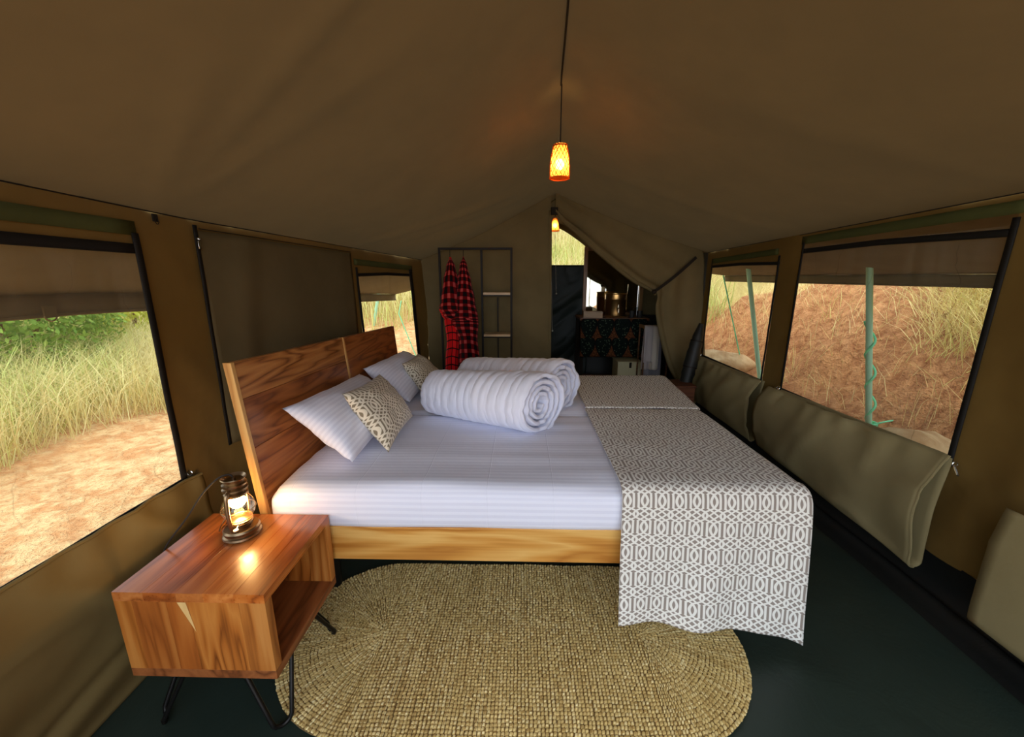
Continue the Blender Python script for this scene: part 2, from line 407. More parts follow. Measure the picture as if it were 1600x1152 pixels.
# windows: screen, black binding, zips
def window(name, XF, sgn, h, top, left, right, bot=True):
    y0, y1, z0, z1 = h
    w = bpy.data.objects.new(name, None); COL.objects.link(w); struct(w)
    grid('mesh_screen', lambda u, v: (XF(lerp(y0 - .02, y1 + .02, u), lerp(z0 - .02, z1 + .02, v)) - sgn * (.012 + .008 * nz(u * 9, v * 2, z0 + y0)), lerp(y0 - .02, y1 + .02, u), lerp(z0 - .02, z1 + .02, v)), 30, 12, M['screen'], w)
    strip('top_binding', XF, sgn, [(y0 - .01, z1 - .006), ((y0 + y1) / 2, z1 + .004), (y1 + .01, z1 - .006)], top, M['black'], parent=w)
    if left: strip('side_zip', XF, sgn, [(y0 + .0, z0 - .01), (y0 - .002, z1 + .045)], left, M['black'], .008, w, vertical=True)
    if right: strip('side_zip', XF, sgn, [(y1 + .0, z0 - .01), (y1 + .002, z1 + .045)], right, M['black'], .008, w, vertical=True)
    if bot: strip('bottom_binding', XF, sgn, [(y0, z0), (y1, z0)], .03, M['black'], .004, w)
    return w
window('window_1', XL, 1, HL[0], .032, 0, .024)
window('window_2', XL, 1, HL[1], .022, .02, .06)
window('window_3', XR, -1, HR[0], .028, .022, .014)
window('window_4', XR, -1, HR[1], .022, .016, .010)
window('window_5', XR, -1, HR[2], .030, .03, .03)

# closed panel on the left wall with its zip
dr = bpy.data.objects.new('door_1', None); COL.objects.link(dr); struct(dr)
def panelpt(u, v):
    y = lerp(1.60, 2.66, u); z = lerp(.60 + .03 * u, EL(y) - .04, v)
    return (XL(y, z) + .012 + .012 * gauss(y - 1.72 - .1 * v, .07) + .010 * nz(y * 3, z * 2, 5) + .012 * math.sin((y - 1.6) * 16) * (1 - v) ** 2, y, z)
grid('door_panel', panelpt, 40, 30, M['panel'], dr, thick=.004)
strip('zip', XL, 1, [(1.592, .60), (1.596, 1.0), (1.60, 1.515)], .016, M['black'], .016, dr, vertical=True)
zp = MB(); zp.box((-.002, -.006, -.03), (.002, .006, .0)); zp.ball((0, 0, .008), .007, 8)
zo = zp.build('zip_pull', M['chrome'], dr, bevel=.001); zo.location = (XL(1.6) + .026, 1.597, 1.455)
# eave peg ring on the left wall
pg = MB(); pg.box((-.004, -.016, -.03), (.004, .016, .012)); pg.tube([(.008, .012 * math.cos(a), -.03 + .014 * math.sin(a)) for a in np.linspace(0, 2 * PI, 13)[:-1]], .0022, 5, closed=True)
po = tag(pg.build('roof_toggle', M['strapbrown']), 'small dark toggle tab sewn at the left eave above the canvas pillar', 'toggle'); po.scale = (.6, .6, .6); po.location = (XL(1.44) + .008, 1.44, EL(1.44) - .016)

# back wall: plain left half, looped-back door flap on the right
def bz_left(y=YB): return XL(YB - .02, 1.0)
def backleft(u, v):
    zt = None; zb = .0
    x1 = .262 + .035 * (1 - v); x0 = XL(3.83, lerp(0, 1.4, v)) - .02
    x = lerp(x0, x1, u); s = (x - RX(YB)) / (XL(YB, 1.5) - RX(YB)); zt = lerp(RZ(YB), EL(YB), max(0, min(1, s))) - .035 * math.sin(PI * max(0, min(1, s))) + .07
    z = lerp(zb, zt, v)
    y = YB + .012 * nz(x * 2.5, z * 2, 8) - .014 * gauss(u - .97, .06) - .018 * gauss((x + .1) * .7 + (z - 1.0) * .6, .08) + .012 * gauss((x - .1) * .3 + (z - 1.7) * .8, .05)
    return (x, y, z)
struct(grid('wall_back', backleft, 50, 40, M['back']))
E_px = [(868, 332), (884, 348), (905, 365), (932, 389), (960, 413), (990, 437), (1022, 457), (1022, 480), (1027, 510), (1035, 545), (1046, 578), (1060, 603), (1072, 625)]
E_pt = [ony(x, y, YB - .03) for x, y in E_px]
B_px = [(868, 303), (900, 320), (940, 337), (985, 355), (1030, 372), (1070, 387), (1098, 398), (1099, 440), (1100, 480), (1101, 520), (1101, 560), (1102, 600), (1102, 640)]
B_pt = [ony(x, y, YB) + Vector((0, 0, .06 if k < 6 else .03 if k == 6 else 0)) for k, (x, y) in enumerate(B_px)]
Es = spline(E_pt, 6); Bs = spline(B_pt, 6)
def flapback(u, v):
    k = v * (len(Es) - 1); i = min(int(k), len(Es) - 2); t = k - i
    e = Es[i].lerp(Es[i + 1], t); b = Bs[i].lerp(Bs[i + 1], t); p = e.lerp(b, u)
    tie = gauss(v - .5, .16); q = 1 - u
    p.y -= .05 * q * tie + .035 * math.sin(u * 13 + 6 * v) * (.25 + .75 * tie) * q + .03 * gauss(u - .06, .05)
    p.y += .012 * nz(p.x * 4, p.z * 4, 3)
    return p
wb_ = struct(grid('wall_back', flapback, 40, 90, M['back'], thick=.004))
rl = [Vector((e.x, e.y - .02, e.z)) for e in Es]
rolled = MB().tube(rl[2:len(rl) // 2 + 2], [.012 + .022 * math.sin(PI * i / (len(rl) // 2)) ** .6 for i in range(len(rl) // 2)], 8)
rolled.build('rolled_hem', M['back'], wb_)
# the strap from the roof corner to the flap
a = ony(1088, 402, YB - .06); b = ony(1022, 456, YB - .14)
st = MB(); d = (b - a).normalized(); n_ = Vector((d.z, 0, -d.x)).normalized() * .013
vs = []
for t in np.linspace(0, 1, 13):
    p = a.lerp(b, t) + Vector((0, 0, -.015 * math.sin(PI * t))); vs += [p + n_ + Vector((0, -.003, 0)), p - n_ + Vector((0, -.003, 0)), p - n_ + Vector((0, .003, 0)), p + n_ + Vector((0, .003, 0))]
st.add(vs, [(4 * i + k, 4 * i + (k + 1) % 4, 4 * i + 4 + (k + 1) % 4, 4 * i + 4 + k) for i in range(12) for k in range(4)])
ts = thing('tie_strap', 'dark strap tying the door flap back to the rear right corner', 'strap', tuple(a))
so_ = st.build('webbing', M['strapbrown'], ts); locals_(so_, ts)
kn = MB(); kn.ball(tuple(b - a), .024, 10, .8); kn.build('knot', M['strapbrown'], ts)

# black door-edge webbing up to the apex
dw = MB(); p0 = ony(868, 328, YB - .04)
struct(grid('trim_9', lambda u, v: (lerp(.246, .272, u) + .03 * (1 - v), YB - .018 - .004 * nz(v * 6, 1), lerp(.02, 1.90, v)), 2, 40, M['back'], thick=.006))
struct(MB().box((.262, YB - .05, 1.86), (.325, YB - .03, 1.925)).build('trim_10', M['strapbrown'], bevel=.004))

struct(grid('wall_back', lambda u, v: (lerp(.22, .42, u), YB + .03, lerp(1.90, 2.12, v)), 3, 3, M['back']))
# rear room (bathroom)
YR = 5.0
def bathroof(side):
    def fn(u, v):
        y = lerp(YB, YR + .05, v); x = lerp(.33, -.5 if side < 0 else 1.80, u); z = lerp(2.02, 1.55, u) - .06 * v * (1 - .3 * u) - .02 * math.sin(PI * u)
        return (x, y, z)
    return fn
struct(grid('ceiling', bathroof(-1), 10, 14, M['back'])); struct(grid('ceiling', bathroof(1), 14, 14, M['back']))
struct(grid('wall_left', lambda u, v: (-.45 + .02 * nz(u * 3, v * 3), lerp(YB, YR + .05, u), lerp(0, 1.62, v)), 8, 8, M['back']))
struct(grid('wall_right', lambda u, v: (1.76 + .02 * nz(u * 3, v * 3), lerp(YB, YR + .05, u), lerp(0, 1.62, v)), 8, 8, M['floorwall']))
# rear wall with the window over the dark green PVC
wz = ony(885, 415, YR).z; wx0 = ony(852, 400, YR).x; wx1 = ony(914, 400, YR).x
def rearwall(u, v):
    x = lerp(-.5, 1.80, u); z = lerp(0, 1.97, v) ; return (x, YR + .012 * nz(x * 3, z * 2, 6), z)
struct(grid('wall_rear', rearwall, 46, 40, M['back'], skip=lambda u, v: wx0 < lerp(-.5, 1.80, u) < wx1 + .05 and lerp(0, 1.97, v) > wz - .02))
w6 = bpy.data.objects.new('window_6', None); COL.objects.link(w6); struct(w6)
grid('mesh_screen', lambda u, v: (lerp(wx0 - .05, wx1 + .1, u), YR + .005, lerp(wz - .03, 1.97, v)), 6, 6, M['screen'], w6)
# diagonal canvas that cuts the window's upper right
dpt = [ony(862, 352, YR - .05), ony(880, 360, YR - .05), ony(897, 371, YR - .05), ony(916, 386, YR - .05), ony(930, 405, YR - .05), ony(955, 430, YR - .05), ony(985, 450, YR - .05)]
ds = spline(dpt, 5)
def diag(u, v):
    k = u * (len(ds) - 1); i = min(int(k), len(ds) - 2); p = ds[i].lerp(ds[i + 1], k - i); q = Vector((p.x + .12, p.y, 2.0)); r_ = p.lerp(q, v); r_.y += .02 * math.sin(v * 9 + u * 4); return r_
struct(grid('wall_rear', diag, 30, 12, M['back']))
struct(grid('wall_rear', lambda u, v: (lerp(wx1 + .0, 1.78, u), YR - .02, lerp(.85, 1.75, v)), 10, 10, M['back']))
struct(grid('wall_rear', lambda u, v: (lerp(wx1 - .02, 1.78, u), YR - .03 + .012 * nz(u * 5, v * 4), lerp(0, .86, v)), 14, 10, M['floorwall']))  # dark sheet added so the space under the washstand reads black
gx0, gx1 = ony(856, 500, YR - .06).x, ony(918, 500, YR - .06).x
def gcurt(u, v):
    x = lerp(gx0 - .05, gx1, u); z = lerp(.03, wz + .004, v)
    f = .010 * math.sin(11 * z - 9 * (x - .4) + 1.6 * nz(x * 3, z * 2)) * (1.3 - .6 * v) + .008 * (1 - abs(nz(x * 3 + z * 1.0, z * 7 - x * 5, 2))) ** 6
    return (x, YR - .07 - .05 * (1 - v) ** 2 + f, z)
tag(grid('shower_curtain', gcurt, 30, 60, M['green'], thick=.004), 'wrinkled dark green plastic curtain hanging under the bright rear window', 'curtain')
for i, (px, y0, y1, lb) in enumerate(((868, 358, 459, 'thin pull cord with pale bead hanging over the middle of the green curtain'), (862, 388, 517, 'longer pull cord with pale bead hanging at the edge of the green curtain'))):
    t0 = ony(px - 1, y0, 4.3); t1 = ony(px + (1.2 if i == 0 else 1), y1, 4.3)
    pc = thing('pull_cord', lb, 'pull cord', tuple(t0)); MB().tube([(0, 0, .12), (0, 0, 0), tuple(t1 - t0)], .0016, 5).build('cord', M['bead'], pc)
    MB().ball(tuple(t1 - t0), .009, 10).build('bead', M['bead'], pc)

# ------------------------------------------------------------------ canvas window flaps
def pouch(label, y0, y1, top, bot, xw, bulge, seed, gap=.055, XF=XR, sgn=-1, name='window_flap', endw=.0, rec=.5, amp=1):
    """canvas flap folded double: from the window sill down, round the bottom and up again"""
    def fn(u, v):
        y = lerp(y0, y1, v); zt = top(v); zb = bot(v); k = u * 3
        w = .010 * nz(y * 4, u * 5, seed) + .012 * nz(y * 1.7 + u, u * 2, seed + 3)
        if k < 1.3:
            t = k / 1.3; x = gap * .1 + gap * .15 * t + .3 * bulge * math.sin(PI * t); z = lerp(zt, zb, t)
        elif k < 1.7:
            t = (k - 1.3) / .4; an = PI * t; x = gap * .25 + gap * .4 * (1 - math.cos(an)); z = zb - .022 * math.sin(an)
        else:
            t = (k - 1.7) / 1.3; x = gap * 1.05 + bulge * math.sin(PI * (1 - t) ** .8) * (.7 + .3 * math.sin(5 * y + seed)) - gap * rec * t ** 3; z = lerp(zb, zt + .004, t)
            w = w * 2.2 + .016 * (1 - abs(nz(y * 3.2 + z * 4.5, z * 2 - y * .6, seed + 6))) ** 7 + .008 * math.sin(y * 40 + 3 * nz(y * 5, z)) * gauss(t - 1, .16); w *= amp
            w += endw * gauss(v - .06, .10) * math.sin(PI * t) + .02 * gauss(v - .55 - .25 * (1 - t), .05) * (1 - t) * .6
        return (XF(y, .5) + sgn * (x + w * min(1, u * 2)), y + .012 * nz(u * 4, v, seed) * (1 if v < .02 else 0), z)
    t = thing(name, label, 'canvas flap', (0, 0, 0))
    grid('flap_canvas', fn, 48, 44, M['flap'], t, thick=.004)
    hem = MB().tube([fn(.5 + .5 * k / 24, 0) for k in range(25)], .004, 5).build('hem', M['flap'], t)
    return t
f1 = pouch('khaki canvas flap folded into a pouch under the large right window', 1.49, 2.62, lambda v: .625 - .03 * v, lambda v: .14 + .05 * v, 1.70, .05, 2, .075, endw=.02)
f2 = pouch('khaki canvas flap folded under the smaller far right window', 2.74, 3.86, lambda v: .60 - .02 * v, lambda v: .17, 1.70, .06, 5, .06)
f3 = pouch('pale khaki canvas flap at the right frame edge in front of the pouch', -.3, 1.205, lambda v: .575, lambda v: .11 + .04 * v, 1.66, .012, 8, .13, rec=.12, amp=.3)
def leftflap(u, v):
    y = lerp(-.45, 1.40, v); z = lerp(.575 - .012 * gauss(v - 1, .06), .0, u)
    c = .018 + .028 * math.sin(PI * min(1, u * 1.05)) ** .8
    c += .014 * (1 - abs(nz(y * 3 + u * 2.5, u * 2.4 - y, 8))) ** 6 * min(1, u * 4) * (1 - u) + .034 * nz(y * 2.4 + u * 1.2, u * 3.2, 4) * min(1, u * 3) * (1 if u < .9 else (1 - u) * 10)
    c += .020 * gauss((y - .98) * .8 - (u - .30) * .55, .035) * gauss(u - .3, .2)
    c += .022 * gauss((y - 1.18) * .9 - (u - .15) * .5, .04) * gauss(u - .2, .18) - .018 * gauss((y - .55) - (u - .6) * .3, .06) * gauss(u - .65, .2)
    c -= .020 * gauss((u - .78) - .12 * math.sin(y * 4), .05) * gauss(y - .75, .35)
    c += .006 * math.sin(y * 46 + 2 * nz(y * 6, u)) * gauss(u - .03, .09) * (1 if y > .9 else .35)
    return (-1.29 + .01 + c, y, z)
lf = thing('window_flap', 'khaki canvas flap hanging under the large left window beside the nightstand', 'canvas flap')
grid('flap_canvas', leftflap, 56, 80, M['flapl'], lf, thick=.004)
MB().tube([leftflap(.0, i / 60) for i in range(61)], .006, 6).build('hem', M['flapl'], lf)
def clip(loc, label, ln=.035, dirv=(0, 1, -.3)):
    t = thing('window_clip', label, 'clip', loc); d = Vector(dirv).normalized()
    MB().tube([(0, 0, 0), tuple(d * ln)], .0045, 8).build('hook', M['chrome'], t)
    MB().tube([Vector((0, 0, 0)) + Vector((.010 * math.cos(q), 0, .010 * math.sin(q) + .008)) for q in np.linspace(0, 2 * PI, 13)[:-1]], .002, 5, closed=True).build('ring', M['chrome'], t)
clip((XL(1.36) + .02, 1.365, .575), 'metal clip at the lower corner of the left window by the lantern', .02)
clip((XR(1.5) - .03, 1.46, .60), 'long metal clip at the near lower corner of the large right window', .05, (-.6, -1, -.5))
clip((XR(2.56) - .03, 2.55, .60), 'small metal clip at the far lower corner of the large right window', .02)
clip((XR(3.7) - .03, 3.72, .595), 'small metal clip at the far lower corner of the smaller right window', .022)
clip((XL(3.5, .6) + .03, 3.56, .585), 'metal clip under the left rear window behind the pillows', .015)

# ------------------------------------------------------------------ twin beds, mattresses, bedding
HX0 = lambda y: lerp(-.930, -.872, (y - 1.26) / 1.58)       # headboard front foot line
def hb(y, z):            # headboard front face, leaning back
    zz = (z - .48) / .56; return -.915 + .035 * (y - 1.26) / 1.58 - (.046 - .0 * y) * zz
ztop = lambda y: lerp(1.04, .97, (y - 1.27) / 1.57)
def twin_bed(y0, y1, label, seed, cols):
    t = thing('twin_bed', label, 'bed', (0, y0, 0), None); 
    P_ = [(.36, .60), (.60, .76), (.76, .90), (.90, 1.0)]
    for k, (a_, b_) in enumerate(P_):
        vs = []
        for (yy, xo) in ((y0 + .012, 0), (y1 - .004, 0)):
            for zf in (a_, b_):
                z = zf if k < 0 else lerp(.22, ztop(yy), (zf - .36) / .64) + (-.0012 if zf == b_ and k < 3 else 0)
                for off in (0, -.022): vs.append((hb(yy, z) + off, yy - y0, z))
        o = mesh('headboard_plank', vs, [(0, 2, 3, 1), (4, 5, 7, 6), (0, 1, 5, 4), (2, 6, 7, 3), (0, 4, 6, 2), (1, 3, 7, 5)], wood('teak_headboard', 1, *cols[k % len(cols)], seed=seed + k * 3.3, fig=.9 + .25 * k, rough=.3), t)
        bv = o.modifiers.new('b', 'BEVEL'); bv.width = .0012
    es = MB(); vs = []
    for yy in (y0 - .004, y0 + .012):
        for z in (.20, ztop(yy) + .001):
            for off in (.003, -.025): vs.append((hb(yy, z) + off, yy - y0, z))
    es.add(vs, [(0, 2, 3, 1), (4, 5, 7, 6), (0, 1, 5, 4), (2, 6, 7, 3), (0, 4, 6, 2), (1, 3, 7, 5)])
    es.build('headboard_edge', wood('teak_edge', 2, L(176, 118, 54), L(206, 148, 78), L(226, 178, 106), seed=seed), t, smooth=False, bevel=.0015, label='paler edge strip')
    rail = wood('teak_rail', 0, L(176, 112, 40), L(206, 146, 66), L(226, 178, 100), seed=seed + 1, fig=.8, rough=.4)
    for yy in (y0 + .012, y1 - .036): MB().box((-.90, yy - y0, .288), (.975, yy - y0 + .024, .425)).build('side_rail', rail, t, smooth=False, bevel=.002)
    MB().box((.95, .012, .288), (.975, y1 - y0 - .012, .425)).build('foot_rail', rail, t, smooth=False, bevel=.002)
    MB().box((-.88, .04, .36), (.945, y1 - y0 - .04, .38)).build('bed_base', rail, t, smooth=False)
    for x in (-.80, .84):
        for yy in (.20, y1 - y0 - .20): MB().lathe([(.001, 0), (.022, 0), (.03, .288), (.001, .288)], 14, (x, yy, 0)).build('leg', M['steel'], t)
    return t
C1 = [(TD, TM, L(190, 128, 64)), (L(112, 60, 24), L(162, 94, 42), L(184, 116, 58)), (L(108, 58, 26), L(156, 92, 44), L(178, 112, 58)), (L(120, 70, 30), L(176, 114, 58), L(200, 140, 78))]
twin_bed(1.26, 2.045, 'teak bed with slanted plank headboard nearest the nightstand', 1, C1)
twin_bed(2.05, 2.84, 'teak bed on the far side with headboard below the rear left window', 6, [C1[1], C1[2], C1[1], C1[2]])

def mattress(y0, y1, label, seed, pinch):
    lo = Vector((-.915, y0, .412)); hi = Vector((.975, y1, .592)); r = .045
    nx, ny, nzz = 76, 34, 10; vs = {}; verts = []; faces = []
    def key(i, j, k):
        if (i, j, k) not in vs:
            p = Vector((lerp(lo.x, hi.x, i / nx), lerp(lo.y, hi.y, j / ny), lerp(lo.z, hi.z, k / nzz)))
            q = Vector([min(max(p[a_], lo[a_] + r), hi[a_] - r) for a_ in range(3)]); d = p - q
            if d.length > 1e-6:
                m_ = max(abs(d.x), abs(d.y), abs(d.z)); d = d.normalized() * r * (m_ / r) ; p = q + d
            if k == nzz: p.z += .008 * nz(p.x * 2.2, p.y * 3, seed) + .006 * nz(p.x * 1.2, p.y * 13, seed) + .006 * math.sin(PI * j / ny)
            if j == 0: p.y -= .006 * nz(p.x * 5, p.z * 6, seed) + .008 * math.sin(PI * k / nzz)
            if i < 6 and pinch: p.z -= .035 * (1 - i / 6) ** 2 * (k / nzz)
            if k == 0 and j == 0: p.z += .004 * nz(p.x * 4, 3.3)
            vs[i, j, k] = len(verts); verts.append(p)
        return vs[i, j, k]
    for i in range(nx):
        for j in range(ny):
            faces.append((key(i, j, 0), key(i, j + 1, 0), key(i + 1, j + 1, 0), key(i + 1, j, 0))); faces.append((key(i, j, nzz), key(i + 1, j, nzz), key(i + 1, j + 1, nzz), key(i, j + 1, nzz)))
        for k in range(nzz):
            faces.append((key(i, 0, k), key(i + 1, 0, k), key(i + 1, 0, k + 1), key(i, 0, k + 1))); faces.append((key(i, ny, k), key(i, ny, k + 1), key(i + 1, ny, k + 1), key(i + 1, ny, k)))
    for j in range(ny):
        for k in range(nzz):
            faces.append((key(0, j, k), key(0, j, k + 1), key(0, j + 1, k + 1), key(0, j + 1, k))); faces.append((key(nx, j, k), key(nx, j + 1, k), key(nx, j + 1, k + 1), key(nx, j, k + 1)))
    return tag(mesh('mattress', verts, faces, M['sheet'], smooth=True), label, 'mattress')
mattress(1.262, 2.043, 'near mattress in a white striped fitted sheet facing the camera', 2, True)
mattress(2.052, 2.838, 'far mattress in a white striped sheet under the rolled duvets', 9, False)

def runner(name, label, prof, x0, x1, nv, hang, seed, mat, skew=0.0, droop=0.0):
    """cloth laid over the bed: prof = list of (y, z) from the hanging hem to the far edge"""
    pr = spline([(0, y, z) for y, z in prof], 10); Ls = [0]
    for i in range(1, len(pr)): Ls.append(Ls[-1] + (pr[i] - pr[i - 1]).length)
    T = Ls[-1]
    def fn(u, v):
        s = v * T; i = 0
        while i < len(Ls) - 2 and Ls[i + 1] < s: i += 1
        p = pr[i].lerp(pr[i + 1], (s - Ls[i]) / max(1e-6, Ls[i + 1] - Ls[i]))
        xx0 = x0(p.y) if callable(x0) else x0; xx1 = x1(p.y) if callable(x1) else x1
        x = lerp(xx0, xx1, u); q = Vector((x, p.y, p.z)); h = max(0, 1 - s / hang) if hang else 0
        q.y += h * (-.010 - .012 * math.sin(u * 9 + 2.6 + seed) + .008 * math.sin(u * 17 + 4 * h)) - .06 * h * max(0, u - .6) - .012 * h
        q.z += .038 * h - .052 * h * max(0, (u - .58) / .42) ** 1.4 + .006 * h * math.sin(u * 9)
        q.z += (.004 * nz(x * 6, s * 5, seed)) * (1 - h)
        if droop and u > .93: q.z -= (u - .93) ** 2 * droop * (1 - h)
        return q
    return grid(name, fn, 60, nv, mat, thick=.003, offset=1, uv=lambda u, v: (u * .63 + .5, v * T + .02 + .0 * u))
prof1 = [(1.205, .065), (1.215, .20), (1.228, .38), (1.238, .53), (1.25, .590), (1.285, .611), (1.40, .612), (1.7, .612), (2.0, .610), (2.055, .607), (2.095, .606)]
tag(runner('bed_runner', '', prof1, lambda y: .352, lambda y: .985 + .012 * (y < 1.3), 130, .56, 1, M['runner'], droop=2), 'grey and white trellis bed runner hanging over the front of the near mattress', 'bed runner')
prof2 = [(2.10, .609), (2.12, .614), (2.3, .612), (2.55, .612), (2.8, .612), (2.845, .60), (2.86, .52), (2.865, .30)]
tag(runner('bed_runner', '', prof2, .358, lambda y: .985 + .06 * min(1, (y - 2.1) / .7), 90, 0, 4, M['runner'], droop=1), 'grey and white trellis bed runner on the far mattress behind the seam', 'bed runner')

def pillow(name, c00, c10, c11, c01, T, mat, label, cat, seed, size, conc=.07, floorz_=None, group=None):
    c = [Vector(q) for q in (c00, c10, c11, c01)]; n = 30; verts = []; uvs = []; faces = []
    nrm = (c[1] - c[0]).cross(c[3] - c[0]).normalized()
    def P_(u, v, s):
        a_ = .5 + (u - .5) * (1 - conc * math.sin(PI * v)); b_ = .5 + (v - .5) * (1 - conc * math.sin(PI * u))
        p = c[0] * (1 - a_) * (1 - b_) + c[1] * a_ * (1 - b_) + c[2] * a_ * b_ + c[3] * (1 - a_) * b_
        h = ((1 - abs(2 * u - 1) ** 2.4) * (1 - abs(2 * v - 1) ** 2.4)) ** .55
        h *= 1 + .18 * nz(u * 3.4, v * 3, seed + s) ; rad = math.hypot(u - .5, v - .5)
        h += .10 * nz(u * 9, v * 9, seed + s * 2) * min(1, h * 3) * (.3 + rad)
        p = p + nrm * (s * T * h)
        if floorz_ and p.z < floorz_: p.z = floorz_ + .15 * (p.z - floorz_)
        return p
    for s in (1, -1):
        b0 = len(verts)
        for j in range(n + 1):
            for i in range(n + 1): verts.append(P_(i / n, j / n, s)); uvs.append((i / n * size[0], j / n * size[1]))
        for j in range(n):
            for i in range(n):
                f = (b0 + j * (n + 1) + i, b0 + j * (n + 1) + i + 1, b0 + (j + 1) * (n + 1) + i + 1, b0 + (j + 1) * (n + 1) + i); faces.append(f if s > 0 else f[::-1])
    o = mesh(name, verts, faces, None, None, True, uvs)
    o.data.materials.append(mat.m)
    bm = bmesh.new(); bm.from_mesh(o.data); bmesh.ops.remove_doubles(bm, verts=bm.verts, dist=.0004); bm.to_mesh(o.data); bm.free()
    return tag(o, label, cat, group)
pillow('pillow', (-.645, 1.385, .625), (-.63, 2.00, .63), (-.885, 2.09, .80), (-.90, 1.40, .835), .085, M['pillow'], 'white striped pillow leaning on the near headboard behind the patterned cushion', 'pillow', 1, (.68, .44), floorz_=.603)
pillow('pillow', (-.63, 2.13, .625), (-.60, 2.74, .63), (-.845, 2.78, .80), (-.89, 2.15, .815), .085, M['pillow'], 'white striped pillow leaning on the far headboard below the rear window', 'pillow', 5, (.68, .44), floorz_=.606)
pillow('cushion', (-.535, 1.475, .625), (-.535, 1.855, .645), (-.705, 1.905, .845), (-.72, 1.515, .86), .062, M['cushion'], 'taupe trellis cushion propped against the near white pillow', 'cushion', 3, (.40, .36), .08, floorz_=.605)
pillow('cushion', (-.55, 2.215, .625), (-.50, 2.60, .64), (-.68, 2.55, .825), (-.70, 2.26, .82), .055, M['cushion'], 'taupe trellis cushion between the far pillow and the rolled duvet', 'cushion', 8, (.40, .36), .08, floorz_=.605)

def duvet(a, b, r, label, seed):
    a = Vector(a); b = Vector(b); ax = (b - a); Ln = ax.length; ax.normalize(); up = Vector((0, 0, 1)); sd_ = up.cross(ax).normalized()
    turns = 4.2; nu, nv = 210, 90; th = .020
    def fn(u, v):
        tt = u ** .62; an = -2 * PI * turns * (1 - tt) + PI * .92; rr = lerp(.016, r, tt)
        e = abs(2 * v - 1); edge = max(0, (e - .86) / .14)
        rr *= 1 - .07 * edge ** 2
        rr += (.007 * nz(an * 1.3, v * 24, seed) + .0065 * (1 - abs(nz(an * .9 + 3 * v, v * 30, seed + 2))) ** 5 + .003 * math.sin(v * 82 + 3.4 * nz(v * 4, an * .7, seed) + .6 * math.sin(an * 1.5)) + .006 * nz(an * 4, edge * 3 + v, seed + 4) * edge) * (tt ** 3)
        rr += .006 * nz(an * 2.4, v * 6, seed + 9) * (1 - tt) * edge
        recess = (.025 * (1 - tt) + .010 * nz(an * 1.3, 0, seed) + .012 * nz(an * 3.5, 2, seed) - .012 * edge * (1 - tt)) 
        rr *= lerp(.80, 1.04, v); zz = math.cos(an) * rr; yy = math.sin(an) * rr
        s = lerp(recess, Ln - recess + .36 * yy, v)
        fl = r * lerp(.70, .88, v); zz = -fl + .25 * (zz + fl) if zz < -fl else zz
        return a + ax * s + up * zz + sd_ * yy
    o = grid('rolled_duvet', fn, nu, nv, M['duvet'], thick=th, offset=-1, uv=lambda u, v: (u * 2, v * Ln * 1.0))
    bv = o.modifiers.new('sub', 'SUBSURF'); bv.levels = 1; bv.render_levels = 1
    return tag(o, label, 'duvet')
duvet((-.475, 2.06, .706), (.108, 1.795, .730), .142, 'rolled white striped duvet lying in front on the bed', 1)
duvet((-.34, 2.40, .708), (.232, 2.13, .728), .138, 'rolled white striped duvet lying behind the front roll', 4)

# ------------------------------------------------------------------ rug of sewn grass rings
rug = thing('oval_rug', 'oval woven grass rug on the dark groundsheet in front of the bed', 'rug', (-.03, 1.23, 0))
HLn, RR, ROW = .475, .368, .0118
def stad(r, s):         # point and tangent on a stadium of radius r at arc length s
    per = 4 * HLn + 2 * PI * r; s %= per
    if s < 2 * HLn: return (-HLn + s, -r), 0.0
    s -= 2 * HLn
    if s < PI * r: a_ = s / max(r, 1e-6); return (HLn + r * math.sin(a_), -r * math.cos(a_)), a_
    s -= PI * r
    if s < 2 * HLn: return (HLn - s, r), PI
    s -= 2 * HLn; a_ = s / max(r, 1e-6); return (-HLn - r * math.sin(a_), r * math.cos(a_)), PI + a_
rm = Mat('woven_grass', .8, .25); rpi = rm.node('ShaderNodeNewGeometry').outputs['Random Per Island']; pp = rm.xyz('Object')
rm.color(rm.mix(rm.noise(pp, 4, 3).step(.35, .7) * .4, rm.ramp(V(rpi), (0, L(164, 132, 76)), (.3, L(206, 178, 114)), (.7, L(224, 198, 132)), (1, L(240, 222, 166))), L(186, 158, 92))); rm.bump(rm.noise(pp, 420, 2), .5, .001)
rb_ = Mat('rug_backing', .9).color(L(120, 96, 58))
def rugbase():
    vs = []; N = 96
    for z in (.001, .007):
        for k in range(N):
            (x, y), _ = stad(RR - .003, (4 * HLn + 2 * PI * RR) * k / N); vs.append((x, y, z))
    return mesh('rug_backing', vs, [tuple(range(N, 2 * N))] + [(k, (k + 1) % N, N + (k + 1) % N, N + k) for k in range(N)], rb_, rug)
rugbase()
UB = [(-.5, 0), (-.32, .75), (.32, .75), (.5, 0), (.30, .0), (-.30, .0)]
def bead(x, y, a_, ln, w, h, tilt):
    """one wrapped stitch: low faceted bead lying along the row"""
    ca, sa = math.cos(a_), math.sin(a_); vs = []
    for (l, ws, hs) in ((-.5, .25, .3), (-.3, .46, .85), (.3, .46, .85), (.5, .25, .3)):
        for (wy, hz) in ((-1, .0), (-.75, .75), (0, 1), (.75, .75), (1, .0)):
            lx = l * ln + wy * ws * w * tilt; ly = wy * ws * w * 1.05; lz = .0075 + hz * hs * h * .85
            vs.append((x + lx * ca - ly * sa, y + lx * sa + ly * ca, lz))
    fs = [(5 * i + k, 5 * i + k + 1, 5 * i + 6 + k, 5 * i + 5 + k) for i in range(3) for k in range(4)] + [(4, 3, 2, 1, 0), (15, 16, 17, 18, 19)]
    return vs, fs
ri = 0; r_ = .006
